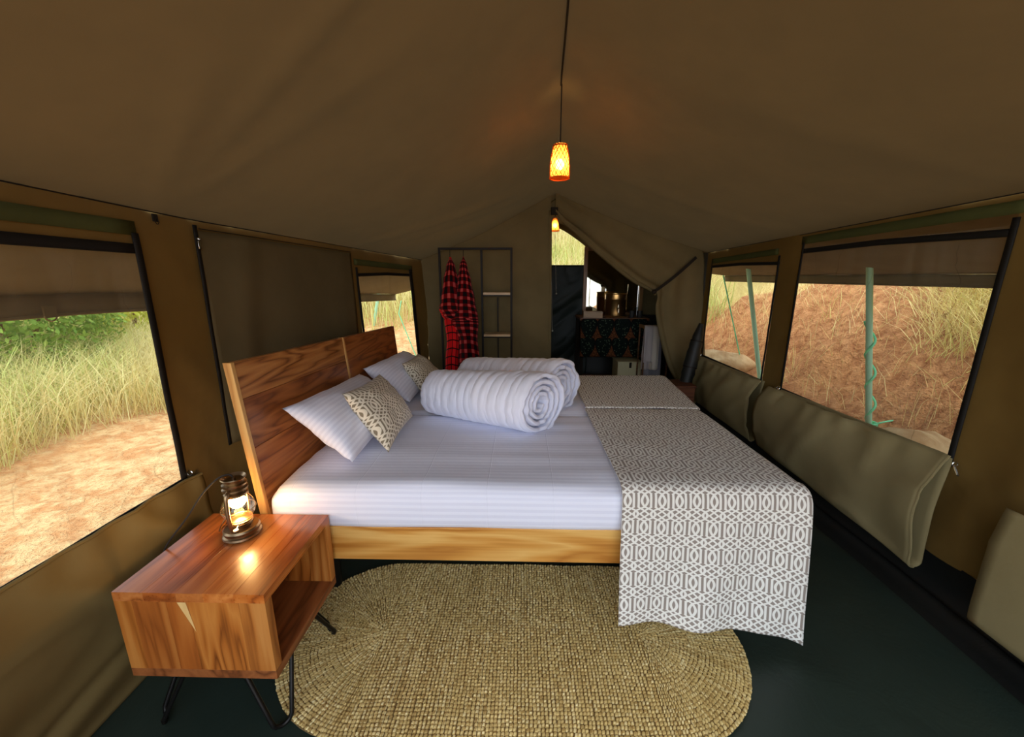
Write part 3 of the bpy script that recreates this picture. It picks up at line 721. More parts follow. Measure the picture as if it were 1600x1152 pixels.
while r_ < RR:
    b_ = MB(); per = 4 * HLn + 2 * PI * r_
    nst = int(2 * HLn / .0118); band = 8 if r_ < .035 else 22 if r_ < .085 else 45 if r_ < .18 else 90
    nar = max(3, min(band, int(PI * r_ / .0055)))
    ss = [(i + .5) / nst * 2 * HLn for i in range(nst)] + [2 * HLn + (i + .5) / nar * PI * r_ for i in range(nar)]
    ss += [q + 2 * HLn + PI * r_ for q in ss]; lnS = 2 * HLn / nst; lnA = PI * r_ / nar
    for k, s in enumerate(ss):
        (x, y), a_ = stad(r_, s); ln = (lnS if (k % (nst + nar)) < nst else lnA) * R.uniform(.84, .94)
        x += R.gauss(0, .0008) + .004 * nz(x * 9, y * 9, 1); y += R.gauss(0, .0008) + .005 * nz(x * 7, y * 7, 5)
        b_.add(*bead(x, y, a_ + R.gauss(0, .06), ln, ROW * 1.04, R.uniform(.0068, .0095), .2))
    b_.build('woven_row', rm, rug, smooth=True)
    r_ += ROW; ri += 1

# ------------------------------------------------------------------ nightstand
NS = thing('nightstand', 'open teak nightstand with black hairpin legs beside the bed', 'nightstand', (-1.103, .88, 0))
NW, ND, Z0, Z1, TK = .418, .366, .208, .490, .028
tops = [(L(128, 66, 24), L(176, 100, 44), L(196, 124, 64)), (L(124, 60, 22), L(170, 90, 36), L(192, 114, 54)), (L(116, 56, 20), L(164, 88, 36), L(192, 116, 56)), (L(132, 64, 20), L(186, 100, 38), L(210, 132, 64)), (L(130, 62, 18), L(186, 98, 34), L(206, 124, 54))]
xs = [0, .085, .175, .25, .335, NW]
for k in range(5): MB().box((xs[k] + .0002, 0, Z1 - TK), (xs[k + 1] - .0002, ND, Z1)).build('top_stave', wood('teak_top', 1, *tops[k], seed=11 + k * 2.3, fig=.7, rough=.27, coat=.5), NS, smooth=False, bevel=.0004)
cols = [(L(142, 78, 26), L(176, 106, 42), L(194, 128, 60)), (L(136, 72, 26), L(164, 92, 36), L(180, 112, 50)), (L(140, 74, 26), L(168, 92, 34), L(186, 114, 50)), (L(108, 54, 16), L(176, 102, 38), L(196, 126, 56)), (L(138, 76, 28), L(178, 108, 44), L(196, 132, 66))]
ex = [0, .05, .145, .205, .345, NW]
for (yy, nm) in ((0, 'end_stave'), (ND - TK, 'end_stave')):
    for k in range(5): MB().box((ex[k] + .0002, yy, Z0 + TK), (ex[k + 1] - .0002, yy + TK, Z1 - TK)).build(nm, wood('teak_end', 2, *cols[k], seed=31 + k * 4.1 + yy, fig=.9 if k != 3 else 2.0, rough=.32), NS, smooth=False, bevel=.0004)
pw = MB(); pw.add([(.176, -.0006, Z1 - TK), (.200, -.0006, Z1 - TK), (.213, -.0006, Z1 - .125)], [(0, 2, 1)])
pw.build('sapwood_streak', wood('sapwood', 2, L(196, 150, 84), L(218, 176, 110), L(228, 190, 126), seed=3), NS, smooth=False, label='pale streak in the end grain')
bt = wood('teak_shelf', 1, L(96, 52, 24), L(134, 76, 38), L(156, 94, 50), seed=51, rough=.33)
MB().box((0, 0, Z0), (NW, ND, Z0 + TK)).build('bottom_panel', bt, NS, smooth=False, bevel=.0008)
MB().box((.0, TK, Z0 + TK), (.012, ND - TK, Z1 - TK)).build('back_panel', bt, NS, smooth=False)
for (x, y, ox, oy) in ((NW - .045, .045, .035, -.03), (.045, .045, -.03, -.02), (NW - .045, ND - .045, .03, .03), (.045, ND - .045, -.03, .02)):
    a_ = Vector((x - .085 * (1 if x > .2 else -1), y - .01, Z0)); c_ = Vector((x + .01, y + .085 * (1 if y < .2 else -1), Z0)); bo = Vector((x + ox * .6, y + oy * .7, .007))
    dh = (c_ - a_); dh.z = 0; dh.normalize(); q_ = .026
    pts = [a_] + [bo + dh * (-q_ * math.cos(t)) + Vector((0, 0, q_ * (1 - math.sin(t)))) for t in np.linspace(.1, PI - .1, 9)] + [c_]
    pts = [pts[0].lerp(pts[1], k / 3) for k in range(3)] + pts[1:-1] + [pts[-2].lerp(pts[-1], k / 3) for k in range(1, 4)]
    MB().tube(pts, .0068, 10).build('hairpin_leg', M['steel'], NS)

# ------------------------------------------------------------------ hurricane lantern on the nightstand
lx, ly = -.918, 1.135
LN = thing('hurricane_lantern', 'bronze hurricane lantern with glowing glass globe on the nightstand', 'lantern', (lx, ly, Z1), rotz=-1.5)
MB().lathe([(.001, 0), (.052, 0), (.056, .004), (.055, .010), (.050, .014), (.051, .020), (.053, .026), (.049, .032), (.030, .036), (.001, .036)], 36).build('fuel_tank', M['bronze'], LN)
MB().lathe([(.001, .034), (.030, .034), (.033, .040), (.026, .046), (.034, .052), (.030, .058), (.001, .060)], 28).build('burner', M['bronze'], LN)
globe = glass('lantern_glass', (1, .93, .80))
MB().lathe([(.028, .058), (.037, .066), (.045, .080), (.048, .096), (.046, .112), (.038, .128), (.030, .140), (.028, .146)], 36).build('glass_globe', globe, LN)
MB().lathe([(.030, .144), (.034, .146), (.034, .152), (.027, .155), (.032, .160), (.036, .164), (.036, .170), (.028, .174), (.034, .179), (.035, .185), (.028, .188), (.030, .196), (.036, .204), (.034, .207), (.026, .198), (.006, .196), (.006, .206), (.001, .207)], 36).build('chimney', M['bronze'], LN)
for s in (-1, 1):
    MB().tube(spline([(s * .038, 0, .030), (s * .046, 0, .050), (s * .052, 0, .090), (s * .050, 0, .140), (s * .044, 0, .163), (s * .030, 0, .170)], 6), .0062, 10).build('side_tube', M['bronze'], LN)
MB().tube(spline([(.058, 0, .10), (.062, -.02, .07), (.050, -.035, .045), (0, -.05, .036), (-.050, -.035, .045), (-.062, -.02, .07), (-.058, 0, .10)], 5), .0016, 5).build('bail_handle', M['bronze'], LN)
kb = MB(); kb.tube([(.03, .012, .052), (.065, .026, .058)], .002, 6); kb.lathe([(.001, -.002), (.007, -.002), (.007, .002), (.001, .002)], 12, (.067, .027, .058)); kb.build('wick_knob', M['brasslight'], LN)
wg = MB()
for k in range(3): wg.tube([(.034 * math.cos(q) * (1 + .0 * k), .034 * math.sin(q), .050 + .006 * k) for q in np.linspace(0, 2 * PI, 25)[:-1]], .0022, 5, closed=True)
wg.build('burner_rings', M['copper'], LN)
MB().tube([(.049 * math.cos(q), .049 * math.sin(q), .096) for q in np.linspace(0, 2 * PI, 33)[:-1]], .0012, 5, closed=True).build('globe_guard', M['bronze'], LN)
bl = MB().lathe([(.001, .100), (.016, .104), (.025, .114), (.025, .124), (.016, .134), (.011, .146), (.001, .146)], 20); bl.build('bulb', emit('lantern_bulb', (1, .68, .28), 26), LN)
pd = bpy.data.lights.new('lantern_light', 'POINT'); pd.energy = 1.5; pd.color = (1, .60, .27); pd.shadow_soft_size = .02
plo = bpy.data.objects.new('lantern_light', pd); COL.objects.link(plo); plo.parent = LN; plo.location = (0, 0, .078)
Mi = LN.matrix_basis.inverted() if False else (Matrix.Translation((lx, ly, Z1)) @ Matrix.Rotation(-1.5, 4, 'Z')).inverted()
cp = spline([(lx, ly, Z1 + .205), (lx - .012, ly - .004, Z1 + .216), (lx - .04, ly - .015, Z1 + .206), (lx - .085, ly - .03, Z1 + .16), (lx - .13, ly - .05, Z1 + .09), (-1.105, 1.060, Z1 + .012), (-1.116, 1.052, Z1 - .03), (-1.13, 1.05, .34), (-1.14, 1.06, .20)], 6)
MB().tube([Mi @ p for p in cp], .0028, 7).build('power_cord', M['cord'], LN)

# ------------------------------------------------------------------ pendants
rattan = Mat('rattan', .6, .3).color(L(160, 84, 28)); tr_ = rattan.node('ShaderNodeBsdfTranslucent'); tr_.inputs[0].default_value = (.8, .33, .06, 1)
mx_ = rattan.node('ShaderNodeMixShader'); mx_.inputs[0].default_value = .45; rattan.link(rattan.b.outputs[0], mx_.inputs[1]); rattan.link(tr_.outputs[0], mx_.inputs[2]); rattan.link(mx_.outputs[0], rattan.out.inputs[0])
liner = Mat('shade_liner'); lt = liner.node('ShaderNodeBsdfTranslucent'); lt.inputs[0].default_value = (.95, .50, .12, 1); lt2 = liner.node('ShaderNodeBsdfTransparent'); lt2.inputs[0].default_value = (1, .72, .34, 1)
lm = liner.node('ShaderNodeMixShader'); lm.inputs[0].default_value = .3; liner.link(lt.outputs[0], lm.inputs[1]); liner.link(lt2.outputs[0], lm.inputs[2]); liner.link(lm.outputs[0], liner.out.inputs[0])
def pendant(top, zbot, hgt, rb, rt, label, energy, cordlen):
    t = thing('pendant_lamp', label, 'pendant lamp', top); zt = zbot + hgt
    MB().tube([(0, 0, .0), (0, 0, zt - .03)], .0032, 7).build('cord', M['cord'], t)
    MB().lathe([(.001, 0), (.010, 0), (.012, -.04), (.001, -.04)], 12, (0, 0, zt + .005)).build('lamp_holder', M['cord'], t)
    rad = lambda f: lerp(rb, rt, f) + .006 * math.sin(PI * f)
    MB().lathe([(rad(f) - .003, zbot + hgt * f) for f in np.linspace(0, 1, 8)], 28).build('shade_liner', liner, t)
    w = MB(); n = 14
    for s in (1, -1):
        for k in range(n):
            w.tube([((rad(f)) * math.cos(2 * PI * k / n + s * f * 2.0), rad(f) * math.sin(2 * PI * k / n + s * f * 2.0), zbot + hgt * f) for f in np.linspace(0, 1, 12)], .0016, 4)
    o = w.build('woven_lattice', rattan, t); o['kind'] = 'stuff'
    for f, r_ in ((0, .0035), (.95, .003)): MB().tube([(rad(f) * math.cos(q), rad(f) * math.sin(q), zbot + hgt * f) for q in np.linspace(0, 2 * PI, 29)[:-1]], r_, 5, closed=True).build('shade_rim', rattan, t)
    MB().ball((0, 0, zbot + hgt * .42), rb * .46, 14, 1.15).build('bulb', emit('pendant_bulb', (1, .62, .22), 34), t)
    l = bpy.data.lights.new('pendant_light', 'POINT'); l.energy = energy * 1.3; l.color = (1, .55, .2); l.shadow_soft_size = .03
    lo = bpy.data.objects.new('pendant_light', l); COL.objects.link(lo); lo.parent = t; lo.location = (0, 0, zbot + hgt * .42)
    return t
pt = Vector((RX(2.2), 2.2, RZ(2.2) - .004)); pb = ony(880, 279, 2.2); 
pendant(tuple(pt), pb.z - pt.z, .158, .050, .034, 'woven rattan pendant lamp glowing below the ridge over the bed', 2.2, .3)
p2 = ony(867, 361, 4.4)
pendant((p2.x, p2.y, 1.97), p2.z - 1.97, .13, .045, .018, 'small woven pendant lamp glowing in the doorway of the rear room', 1.0, .1)
tag(MB().tube([(RX(y) + .004 * math.sin(y * 5), y, RZ(y) - .008 - .003 * math.sin(y * 7)) for y in np.linspace(YF, 2.2, 40)], .0042, 6).build('ceiling_cable', M['cord']), 'dark cable running along the ridge to the pendant lamp', 'cable')

# ------------------------------------------------------------------ clothes rack with robes
YK = 3.62
tl = ony(686, 389, YK); trp = ony(799, 389, YK); md = ony(752, 389, YK); RK = thing('clothes_rack', 'black steel rack with two pale shelves against the back wall', 'rack', (tl.x, YK, 0))
zt = tl.z; wx = trp.x - tl.x; mxx = md.x - tl.x; q = .0095
for x in (0, mxx, wx): MB().box((x - q, -q, 0), (x + q, q, zt)).build('post', M['rack'], RK, smooth=False, bevel=.002)
MB().box((-q, -q - .001, zt - q), (wx + q, q + .001, zt + q)).build('top_bar', M['rack'], RK, smooth=False, bevel=.002)
sw = wood('pale_shelf', 0, L(176, 140, 92), L(206, 172, 124), L(220, 190, 146), seed=5)
for z in (ony(775, 459, YK).z, ony(775, 524, YK).z, .42):
    MB().box((mxx + q, -q, z - .024), (wx - q, q + .15, z - .012)).build('shelf_bar', M['rack'], RK, smooth=False)
    MB().box((mxx + q + .001, -q - .002, z - .011), (wx - q - .001, q + .15, z + .010)).build('shelf', sw, RK, smooth=False, bevel=.001)
MB().box(((mxx + wx) / 2 - .006, q + .145, .3), ((mxx + wx) / 2 + .006, q + .155, ony(775, 466, YK).z)).build('rear_post', M['rack'], RK, smooth=False)
hooks = [ony(703, 404, YK - .03), ony(724, 403, YK - .03)]
for h in hooks: MB().tube(spline([(h.x - tl.x, .0, zt), (h.x - tl.x, -.02, zt - .02), (h.x - tl.x, -.035, h.z - .005), (h.x - tl.x, -.05, h.z + .01)], 4), .003, 6).build('hook', M['steel'], RK)
def checks(name, per, red, alt, thin=False):
    m = Mat(name, .9, .1, .1); x, y, _ = m.sep(m.xyz('UV'))
    fx = (x / per).fract(); fy = (y / per).fract()
    a_ = (fx - .5).abs().step(.18, .24); b_ = (fy - .5).abs().step(.18, .24)
    k = a_ * .5 + b_ * .5
    m.color(m.ramp(k, (0, alt), (.34, red), (.66, tuple(c * .22 for c in red)), (1, (.006, .003, .004))) if not thin else m.mix((fx - .5).abs().gt(.42).max((fy - .5).abs().gt(.42)), red, (.02, .004, .004)))
    return m
M['checkA'] = checks('checked_flannel', .062, L(132, 14, 19), L(190, 72, 72)); M['checkB'] = checks('plaid_blanket', .05, L(206, 22, 26), L(230, 50, 50), True)  # shade up high and light lower down are put into the two reds
def robe(hk, prof, label, mat, seed, depth=.055, nf=5):
    """garment hanging from a hook: closed folded tube, prof = (z, xl, xr) in world"""
    zs = [p[0] for p in prof]
    def fn(u, v):
        k = v * (len(prof) - 1); i = min(int(k), len(prof) - 2); t = k - i; t = t * t * (3 - 2 * t)
        z = lerp(prof[i][0], prof[i + 1][0], k - i); xl = lerp(prof[i][1], prof[i + 1][1], t); xr = lerp(prof[i][2], prof[i + 1][2], t)
        an = 2 * PI * u; cx = (xl + xr) / 2; hw = (xr - xl) / 2; f = min(1, v * 3)
        fold = 1 + .16 * f * math.sin(nf * an + seed + 2 * v) + .1 * f * nz(u * 8, v * 4, seed)
        x = cx + hw * math.cos(an) * (1 + .06 * f * nz(u * 6, v * 5, seed)); y = hk.y - math.sin(an) * (depth * f + .006) * fold
        return (x, y, z)
    return tag(grid('checked_robe', fn, 72, 50, mat, uv=lambda u, v: (u * .56, v * (zs[0] - zs[-1]) + .03 * math.sin(u * 6))), label, 'robe')
X_ = lambda px, py, Y: ony(px, py, Y).x
Z_ = lambda px, py, Y: ony(px, py, Y).z
YA = YK - .075; YB2 = YK - .095
def prof(rows, Y): return [(Z_(700, py, Y), X_(a_, py, Y), X_(b_, py, Y)) for (py, a_, b_) in rows]
robe(Vector((0, YA, 0)), prof([(402, 702, 705), (415, 698, 710), (440, 693, 715), (468, 689, 718), (484, 686, 720), (494, 690, 722), (498, 694, 722), (530, 698, 722), (565, 696, 720), (600, 694, 722), (640, 694, 724)], YA), 'red checked robe hanging from the left hook of the rack', M['checkB'], 1, .045)
robe(Vector((0, YB2, 0)), prof([(401, 723, 725), (415, 718, 730), (440, 714, 736), (470, 708, 742), (495, 704, 747), (505, 706, 748), (530, 716, 746), (565, 716, 750), (600, 716, 752), (640, 716, 752)], YB2), 'dark red checked robe hanging from the right hook of the rack', M['checkA'], 4, .05)
cape = prof([(404, 702, 706), (416, 697, 711), (440, 692, 717), (466, 689, 722), (482, 686, 728), (492, 690, 740), (500, 700, 746)], YA - .02)
# upper layer of the left robe, its shade put into the darker red
o = robe(Vector((0, YA - .015, 0)), cape, 'dark red checked shawl draped over the left robe', M['checkA'], 7, .05)
o.name = 'checked_shawl'; o['category'] = 'shawl'

# ------------------------------------------------------------------ washstand and its things in the rear room
YC = 4.5
ct = ony(908, 497, YC); cr = ony(1012, 497, YC); cb = ony(1000, 558, YC)
WS = thing('washstand', 'wooden washstand with a dark patterned cloth front in the rear room', 'washstand', (ct.x, YC, 0)); cw = cr.x - ct.x
dw_ = wood('dark_counter', 0, L(70, 44, 24), L(100, 64, 34), L(122, 82, 46), seed=8)
MB().box((-.01, -.01, ct.z - .03), (cw + .02, .42, ct.z)).build('counter_top', dw_, WS, smooth=False, bevel=.003)
for x in (.0, cw - .04):
    for y in (.01, .37): MB().box((x, y, 0), (x + .04, y + .04, ct.z - .03)).build('leg', M['strapbrown'], WS, smooth=False)
MB().box((.04, .02, .10), (cw - .04, .38, .125)).build('lower_shelf', dw_, WS, smooth=False)
def kitenge():
    m = Mat('kitenge_print', .85, .15); uvn = m.xyz('UV'); x, y, _ = m.sep(uvn); P_, Q_ = .185, .215
    row = V.op('FLOOR', y / Q_); u = ((x / P_) + row * .08).fract() - .5; v = (y / Q_).fract() - .5
    el = V.op('SQRT', (u * 1.8) * (u * 1.8) * ((v + .5) * .9 + .75) * ((v + .5) * .9 + .75) + (v * 1.75) * (v * 1.75))
    dots = m.voro(uvn, 42).step(.22, .12 + .2)
    inner = m.mix(dots, L(74, 88, 68), L(12, 22, 17)); rim = el.step(.86, .9) * (1 - el.step(.98, 1.02))
    tri = m.mix(m.noise(uvn, 60, 2).step(.35, .65), L(112, 66, 34), L(60, 34, 20))
    m.color(m.mix(rim, m.mix(el.step(.92, .96), inner, tri), L(10, 12, 10))); return m
ch = ct.z - .03 - cb.z
grid('patterned_cloth', lambda u, v: (lerp(-.004, cw + .006, u), -.016 - .008 * math.sin(u * 24 + .6) * v - .006 * nz(u * 5, v * 3), lerp(ct.z - .008, cb.z, v)), 60, 16, kitenge(), WS, uv=lambda u, v: (u * cw, v * (ch + .02)), thick=.003)
# mirror in a wooden frame leaning on the rear wall
mz0, mz1 = Z_(914, 490, 4.93), Z_(912, 386, 4.93); mx0, mx1 = X_(911, 440, 4.93), X_(1003, 470, 4.93)
MR = thing('framed_mirror', 'wooden framed mirror leaning at the back of the washstand', 'mirror', (mx0, 4.90, mz0 - .03)); fw = .045; mh = mz1 - mz0 + .03; mw = mx1 - mx0
fm = wood('mirror_wood', 2, L(112, 76, 40), L(140, 100, 58), L(160, 120, 74), seed=2)
MB().box((0, 0, 0), (fw, .025, mh)).build('frame_stile', fm, MR, smooth=False, bevel=.002); MB().box((mw - fw, 0, 0), (mw, .025, mh)).build('frame_stile', fm, MR, smooth=False, bevel=.002)
MB().box((fw, 0, 0), (mw - fw, .025, fw)).build('frame_rail', fm, MR, smooth=False, bevel=.002); MB().box((fw, 0, mh - fw), (mw - fw, .025, mh)).build('frame_rail', fm, MR, smooth=False, bevel=.002)
mir = metal('mirror_glass', (.80, .76, .60), .03); MB().box((fw - .004, .010, fw - .004), (mw - fw + .004, .018, mh - fw + .004)).build('mirror_glass', mir, MR, smooth=False)
bx = X_(962, 480, 4.62); bz = ct.z
BK = thing('copper_bucket', 'copper water bucket with a small brass tap on the washstand', 'bucket', (bx, 4.64, bz))
bt_ = Z_(960, 459, 4.62) - bz; br = (X_(978, 470, 4.62) - X_(945, 470, 4.62)) / 2
MB().lathe([(.001, 0), (br * .90, 0), (br * .93, .01), (br * .95, .05), (br * .985, bt_ * .74), (br * 1.02, bt_ * .76), (br * 1.0, bt_ * .79), (br * 1.0, bt_ * .97), (br * 1.06, bt_), (br * 1.0, bt_ * 1.0), (br * .96, bt_ * .5), (.001, bt_ * .45)], 40).build('bucket_body', M['copper'], BK)
tp = MB(); tp.lathe([(.001, 0), (.016, 0), (.016, .012), (.001, .012)], 14, (0, -br - .01, bt_ * .42)); tp.tube(spline([(0, -br * .95, bt_ * .40), (0, -br - .04, bt_ * .40), (0, -br - .045, bt_ * .24)], 5), .009, 8); tp.tube([(0, -br - .03, bt_ * .41), (0, -br - .03, bt_ * .56)], .005, 6); tp.build('tap', M['brasslight'], BK)
MB().lathe([(.001, 0), (br * 1.2, 0), (br * 1.28, .012), (br * 1.22, .016), (br * 1.05, .008), (.001, .008)], 32).build('drip_tray', dw_, BK)
tz = ct.z; tx0, tx1 = X_(911, 490, 4.56), X_(941, 490, 4.56)
TR = thing('soap_tray', 'pale wooden tray at the left end of the washstand', 'tray', ((tx0 + tx1) / 2, 4.57, tz)); tw = (tx1 - tx0) / 2
trw = wood('tray_wood', 0, L(120, 92, 60), L(150, 118, 80), L(170, 138, 98), seed=9)
MB().box((-tw, -.05, 0), (tw, .05, .012)).build('tray_base', trw, TR, smooth=False)
for (a_, b_) in (((-tw, -.05, .012), (tw, -.042, .07)), ((-tw, .042, .012), (tw, .05, .07)), ((-tw, -.042, .012), (-tw + .008, .042, .07)), ((tw - .008, -.042, .012), (tw, .042, .07))): MB().box(a_, b_).build('tray_side', trw, TR, smooth=False, bevel=.002)
sb = MB().lathe([(.001, 0), (.03, .002), (.034, .012), (.028, .022), (.001, .024)], 18); so2 = tag(sb.build('soap_bar', M['bead']), 'small pale soap lying in the wooden tray', 'soap'); so2.location = ((tx0 + tx1) / 2, 4.57, tz + .012)
fx = X_(997, 470, 4.66)
FA = thing('tap_stand', 'slim chrome pipe with tap standing right of the copper bucket', 'tap', (fx, 4.68, tz))
MB().tube([(0, 0, 0), (0, 0, Z_(997, 446, 4.66) - tz)], .008, 8).build('pipe', M['chrome'], FA); MB().tube(spline([(0, 0, .10), (-.02, -.02, .10), (-.05, -.04, .09)], 4), .007, 8).build('spout', M['chrome'], FA)
mg = metal('cup_metal', (.05, .05, .05), .2, .3)
for i, px in enumerate((987, 999)):
    c_ = tag(MB().lathe([(.001, 0), (.026, 0), (.030, .02), (.032, .075), (.029, .075), (.026, .01), (.001, .008)], 22).build('tumbler', mg), ('dark tumbler on the washstand next to the copper bucket', 'dark tumbler on the washstand next to the chrome pipe')[i], 'tumbler'); c_.location = (X_(px, 490, 4.58), 4.57, tz)
# bin under the washstand
b0, b1 = ony(963, 563, 4.44), ony(997, 600, 4.44)
BN = thing('storage_box', 'cream storage box with a dark slot below the patterned cloth', 'box', (b0.x, 4.36, 0)); bw = b1.x - b0.x
MB().box((0, 0, .0), (bw, .26, b0.z - .012)).build('box_body', M['bin'], BN, smooth=False, bevel=.006); MB().box((-.006, -.006, b0.z - .012), (bw + .006, .266, b0.z)).build('lid', M['bin'], BN, smooth=False, bevel=.004)
MB().box((bw * .48, -.010, b0.z - .07), (bw * .57, -.001, b0.z - .008)).build('latch', M['strapbrown'], BN, smooth=False)
# towel rail
YT = 4.25
ta, tb = ony(1004, 508, YT), ony(1034, 508, YT)
TS = thing('towel_rack', 'slim wooden towel rail standing behind the door flap', 'towel rack', (ta.x, YT, 0)); tww = tb.x - ta.x + .05
for x in (0.005, tww): 
    for yy in (-.10, .10): MB().box((x - .007, yy - .007, 0), (x + .007, yy + .007, ta.z)).build('post', dw_, TS, smooth=False)
    MB().box((x - .012, -.10, ta.z - .03), (x + .012, .10, ta.z)).build('end_bar', fm, TS, smooth=False)
for yy in (-.10, .02): MB().tube([(0, yy, ta.z - .012), (tww, yy, ta.z - .012)], .010, 8).build('rail', fm, TS)
tow = lambda n, c: Mat(n, .95, .1, .3).color(c).bump(Mat.noise(_mm, _mm.xyz('Object'), 200, 2), .4, .002) if False else Mat(n, .95, .1, .3).color(c)
def towel(x0, x1, y, zt_, zf, zb, mat, label, seed):
    def fn(u, v):
        s = v * 2 - 1; x = lerp(x0, x1, u) + .006 * nz(u * 3, v * 4, seed)
        f = .010 * math.sin(u * 9 + seed) * min(1, abs(s) * 2)
        if abs(s) < .06: an = (s / .06) * PI / 2; return (x, y + .016 * math.sin(an), zt_ + .016 * math.cos(an) - .012)
        if s < 0: return (x, y - .016 - f - .01 * abs(s), lerp(zt_ - .012, zf, (abs(s) - .06) / .94))
        return (x, y + .016 + f, lerp(zt_ - .012, zb, (abs(s) - .06) / .94))
    return tag(grid('towel', fn, 16, 60, mat, thick=.008), label, 'towel')
TA, TB = tow('towel_lilac', L(178, 168, 164)), tow('towel_white', L(205, 196, 182)); TG = tow('towel_grey', L(150, 146, 152))
towel(X_(1006, 540, YT - .12), X_(1020, 540, YT - .12), YT - .10, ta.z, Z_(1010, 566, YT - .12), .35, TA, 'lilac grey towel over the front rail of the towel rack', 1)
towel(X_(1019, 540, YT - .12), X_(1030, 540, YT - .12), YT - .102, ta.z, Z_(1020, 578, YT - .12), .35, TB, 'white towel over the front rail beside the lilac one', 3)
towel(X_(1007, 540, YT), X_(1034, 540, YT), YT + .02, ta.z - .01, .10, .2, TG, 'long grey towel on the rear rail of the towel rack', 5)
# dark rolled canvas and wooden chest in the rear right corner
ra, rbb = ony(1096, 506, 3.56), ony(1070, 602, 3.50)
RC = thing('rolled_tarp', 'dark rolled groundsheet leaning in the rear right corner', 'roll', tuple(rbb)); dv = ra - rbb
MB().tube([tuple(dv * t) for t in np.linspace(0, 1, 16)], [.05 + .016 * math.sin(PI * (1 - t) ** .7) - .032 * t ** 2 + .004 * math.sin(t * 40) for t in np.linspace(0, 1, 16)], 14).build('tarp', M['floorwall'], RC)
for t in (.3, .72): MB().tube([tuple(dv * (t - .01)), tuple(dv * (t + .01))], .066 - .018 * t, 14).build('strap', M['strapbrown'], RC)
ba, bb = ony(1048, 603, 3.34), ony(1087, 603, 3.34)
CH = thing('wooden_chest', 'low reddish wooden chest between the bed foot and the far flap', 'chest', (ba.x, 3.34, 0)); cw2 = bb.x - ba.x
cwood = wood('chest_wood', 0, L(66, 34, 20), L(96, 52, 32), L(116, 68, 42), seed=4)
MB().box((0, 0, 0), (cw2, .22, ba.z - .02)).build('chest_body', cwood, CH, smooth=False, bevel=.004); MB().box((-.008, -.008, ba.z - .02), (cw2 + .008, .228, ba.z)).build('lid', cwood, CH, smooth=False, bevel=.004)

# ------------------------------------------------------------------ outside
def gh(x, y):
    z = -.05 + .02 * nz(x * .7, y * .7)
    if x < -3.3: z += .13 * (-x - 3.3) + .06 * nz(x, y, 3) * min(1, -x - 3.3)
    if x > 3.05 and y < 9:
        s = x - 3.05 + .5 * nz(x * .5, y * .5, 5); z += .85 * max(0, s) ** .9 * min(1, max(0, (9 - y) / 3)) + (.10 * nz(x * 2.2, y * 2.2, 1) + .22 * nz(x * 1.1, y * 1.1, 8)) * min(1, max(0, s * 3)) + .05 * nz(x * 6, y * 6, 2) * min(1, max(0, s * 3))
    if y > 6: z += .22 * (y - 6) ** 1.15
    return z
gm = Mat('red_earth', .95, .1); gp = gm.xyz('Object'); n1 = gm.noise(gp, 1.2, 5, .65); n2 = gm.noise(gp, 9, 5, .7, .5)
xg, yg, zg = gm.sep(gp)
sand = gm.mix(n2.step(.35, .66), L(198, 142, 92), L(226, 192, 138)); bank = gm.mix(n2.step(.3, .7), L(142, 88, 52), L(196, 142, 94))
soil = gm.mix(xg.step(1.0, 3.0), sand, bank)
soil = gm.mix(n1.step(.5, .72) * .5, soil, L(206, 150, 96))
soil = gm.mix(gm.noise(gp, 26, 4, .7).step(.6, .75) * .5, soil, L(120, 78, 44))
gm.color(gm.mix((yg.step(7.5, 9.5)).max((0 - xg).step(3.6, 5.0)), soil, L(170, 150, 88))); gm.bump(n2 * 2 + gm.noise(gp, 40, 3), .9, .03)
GX = (-22, 20); GY = (-8, 30)
def gfun(u, v):
    # denser near the tent
    x = lerp(GX[0], GX[1], u); y = lerp(GY[0], GY[1], v); return (x, y, gh(x, y) - (.12 if -1.9 < x < 2.3 and -1 < y < 5.6 else 0))
g = struct(grid('ground', gfun, 210, 190, gm))
rng = np.random.default_rng(5)
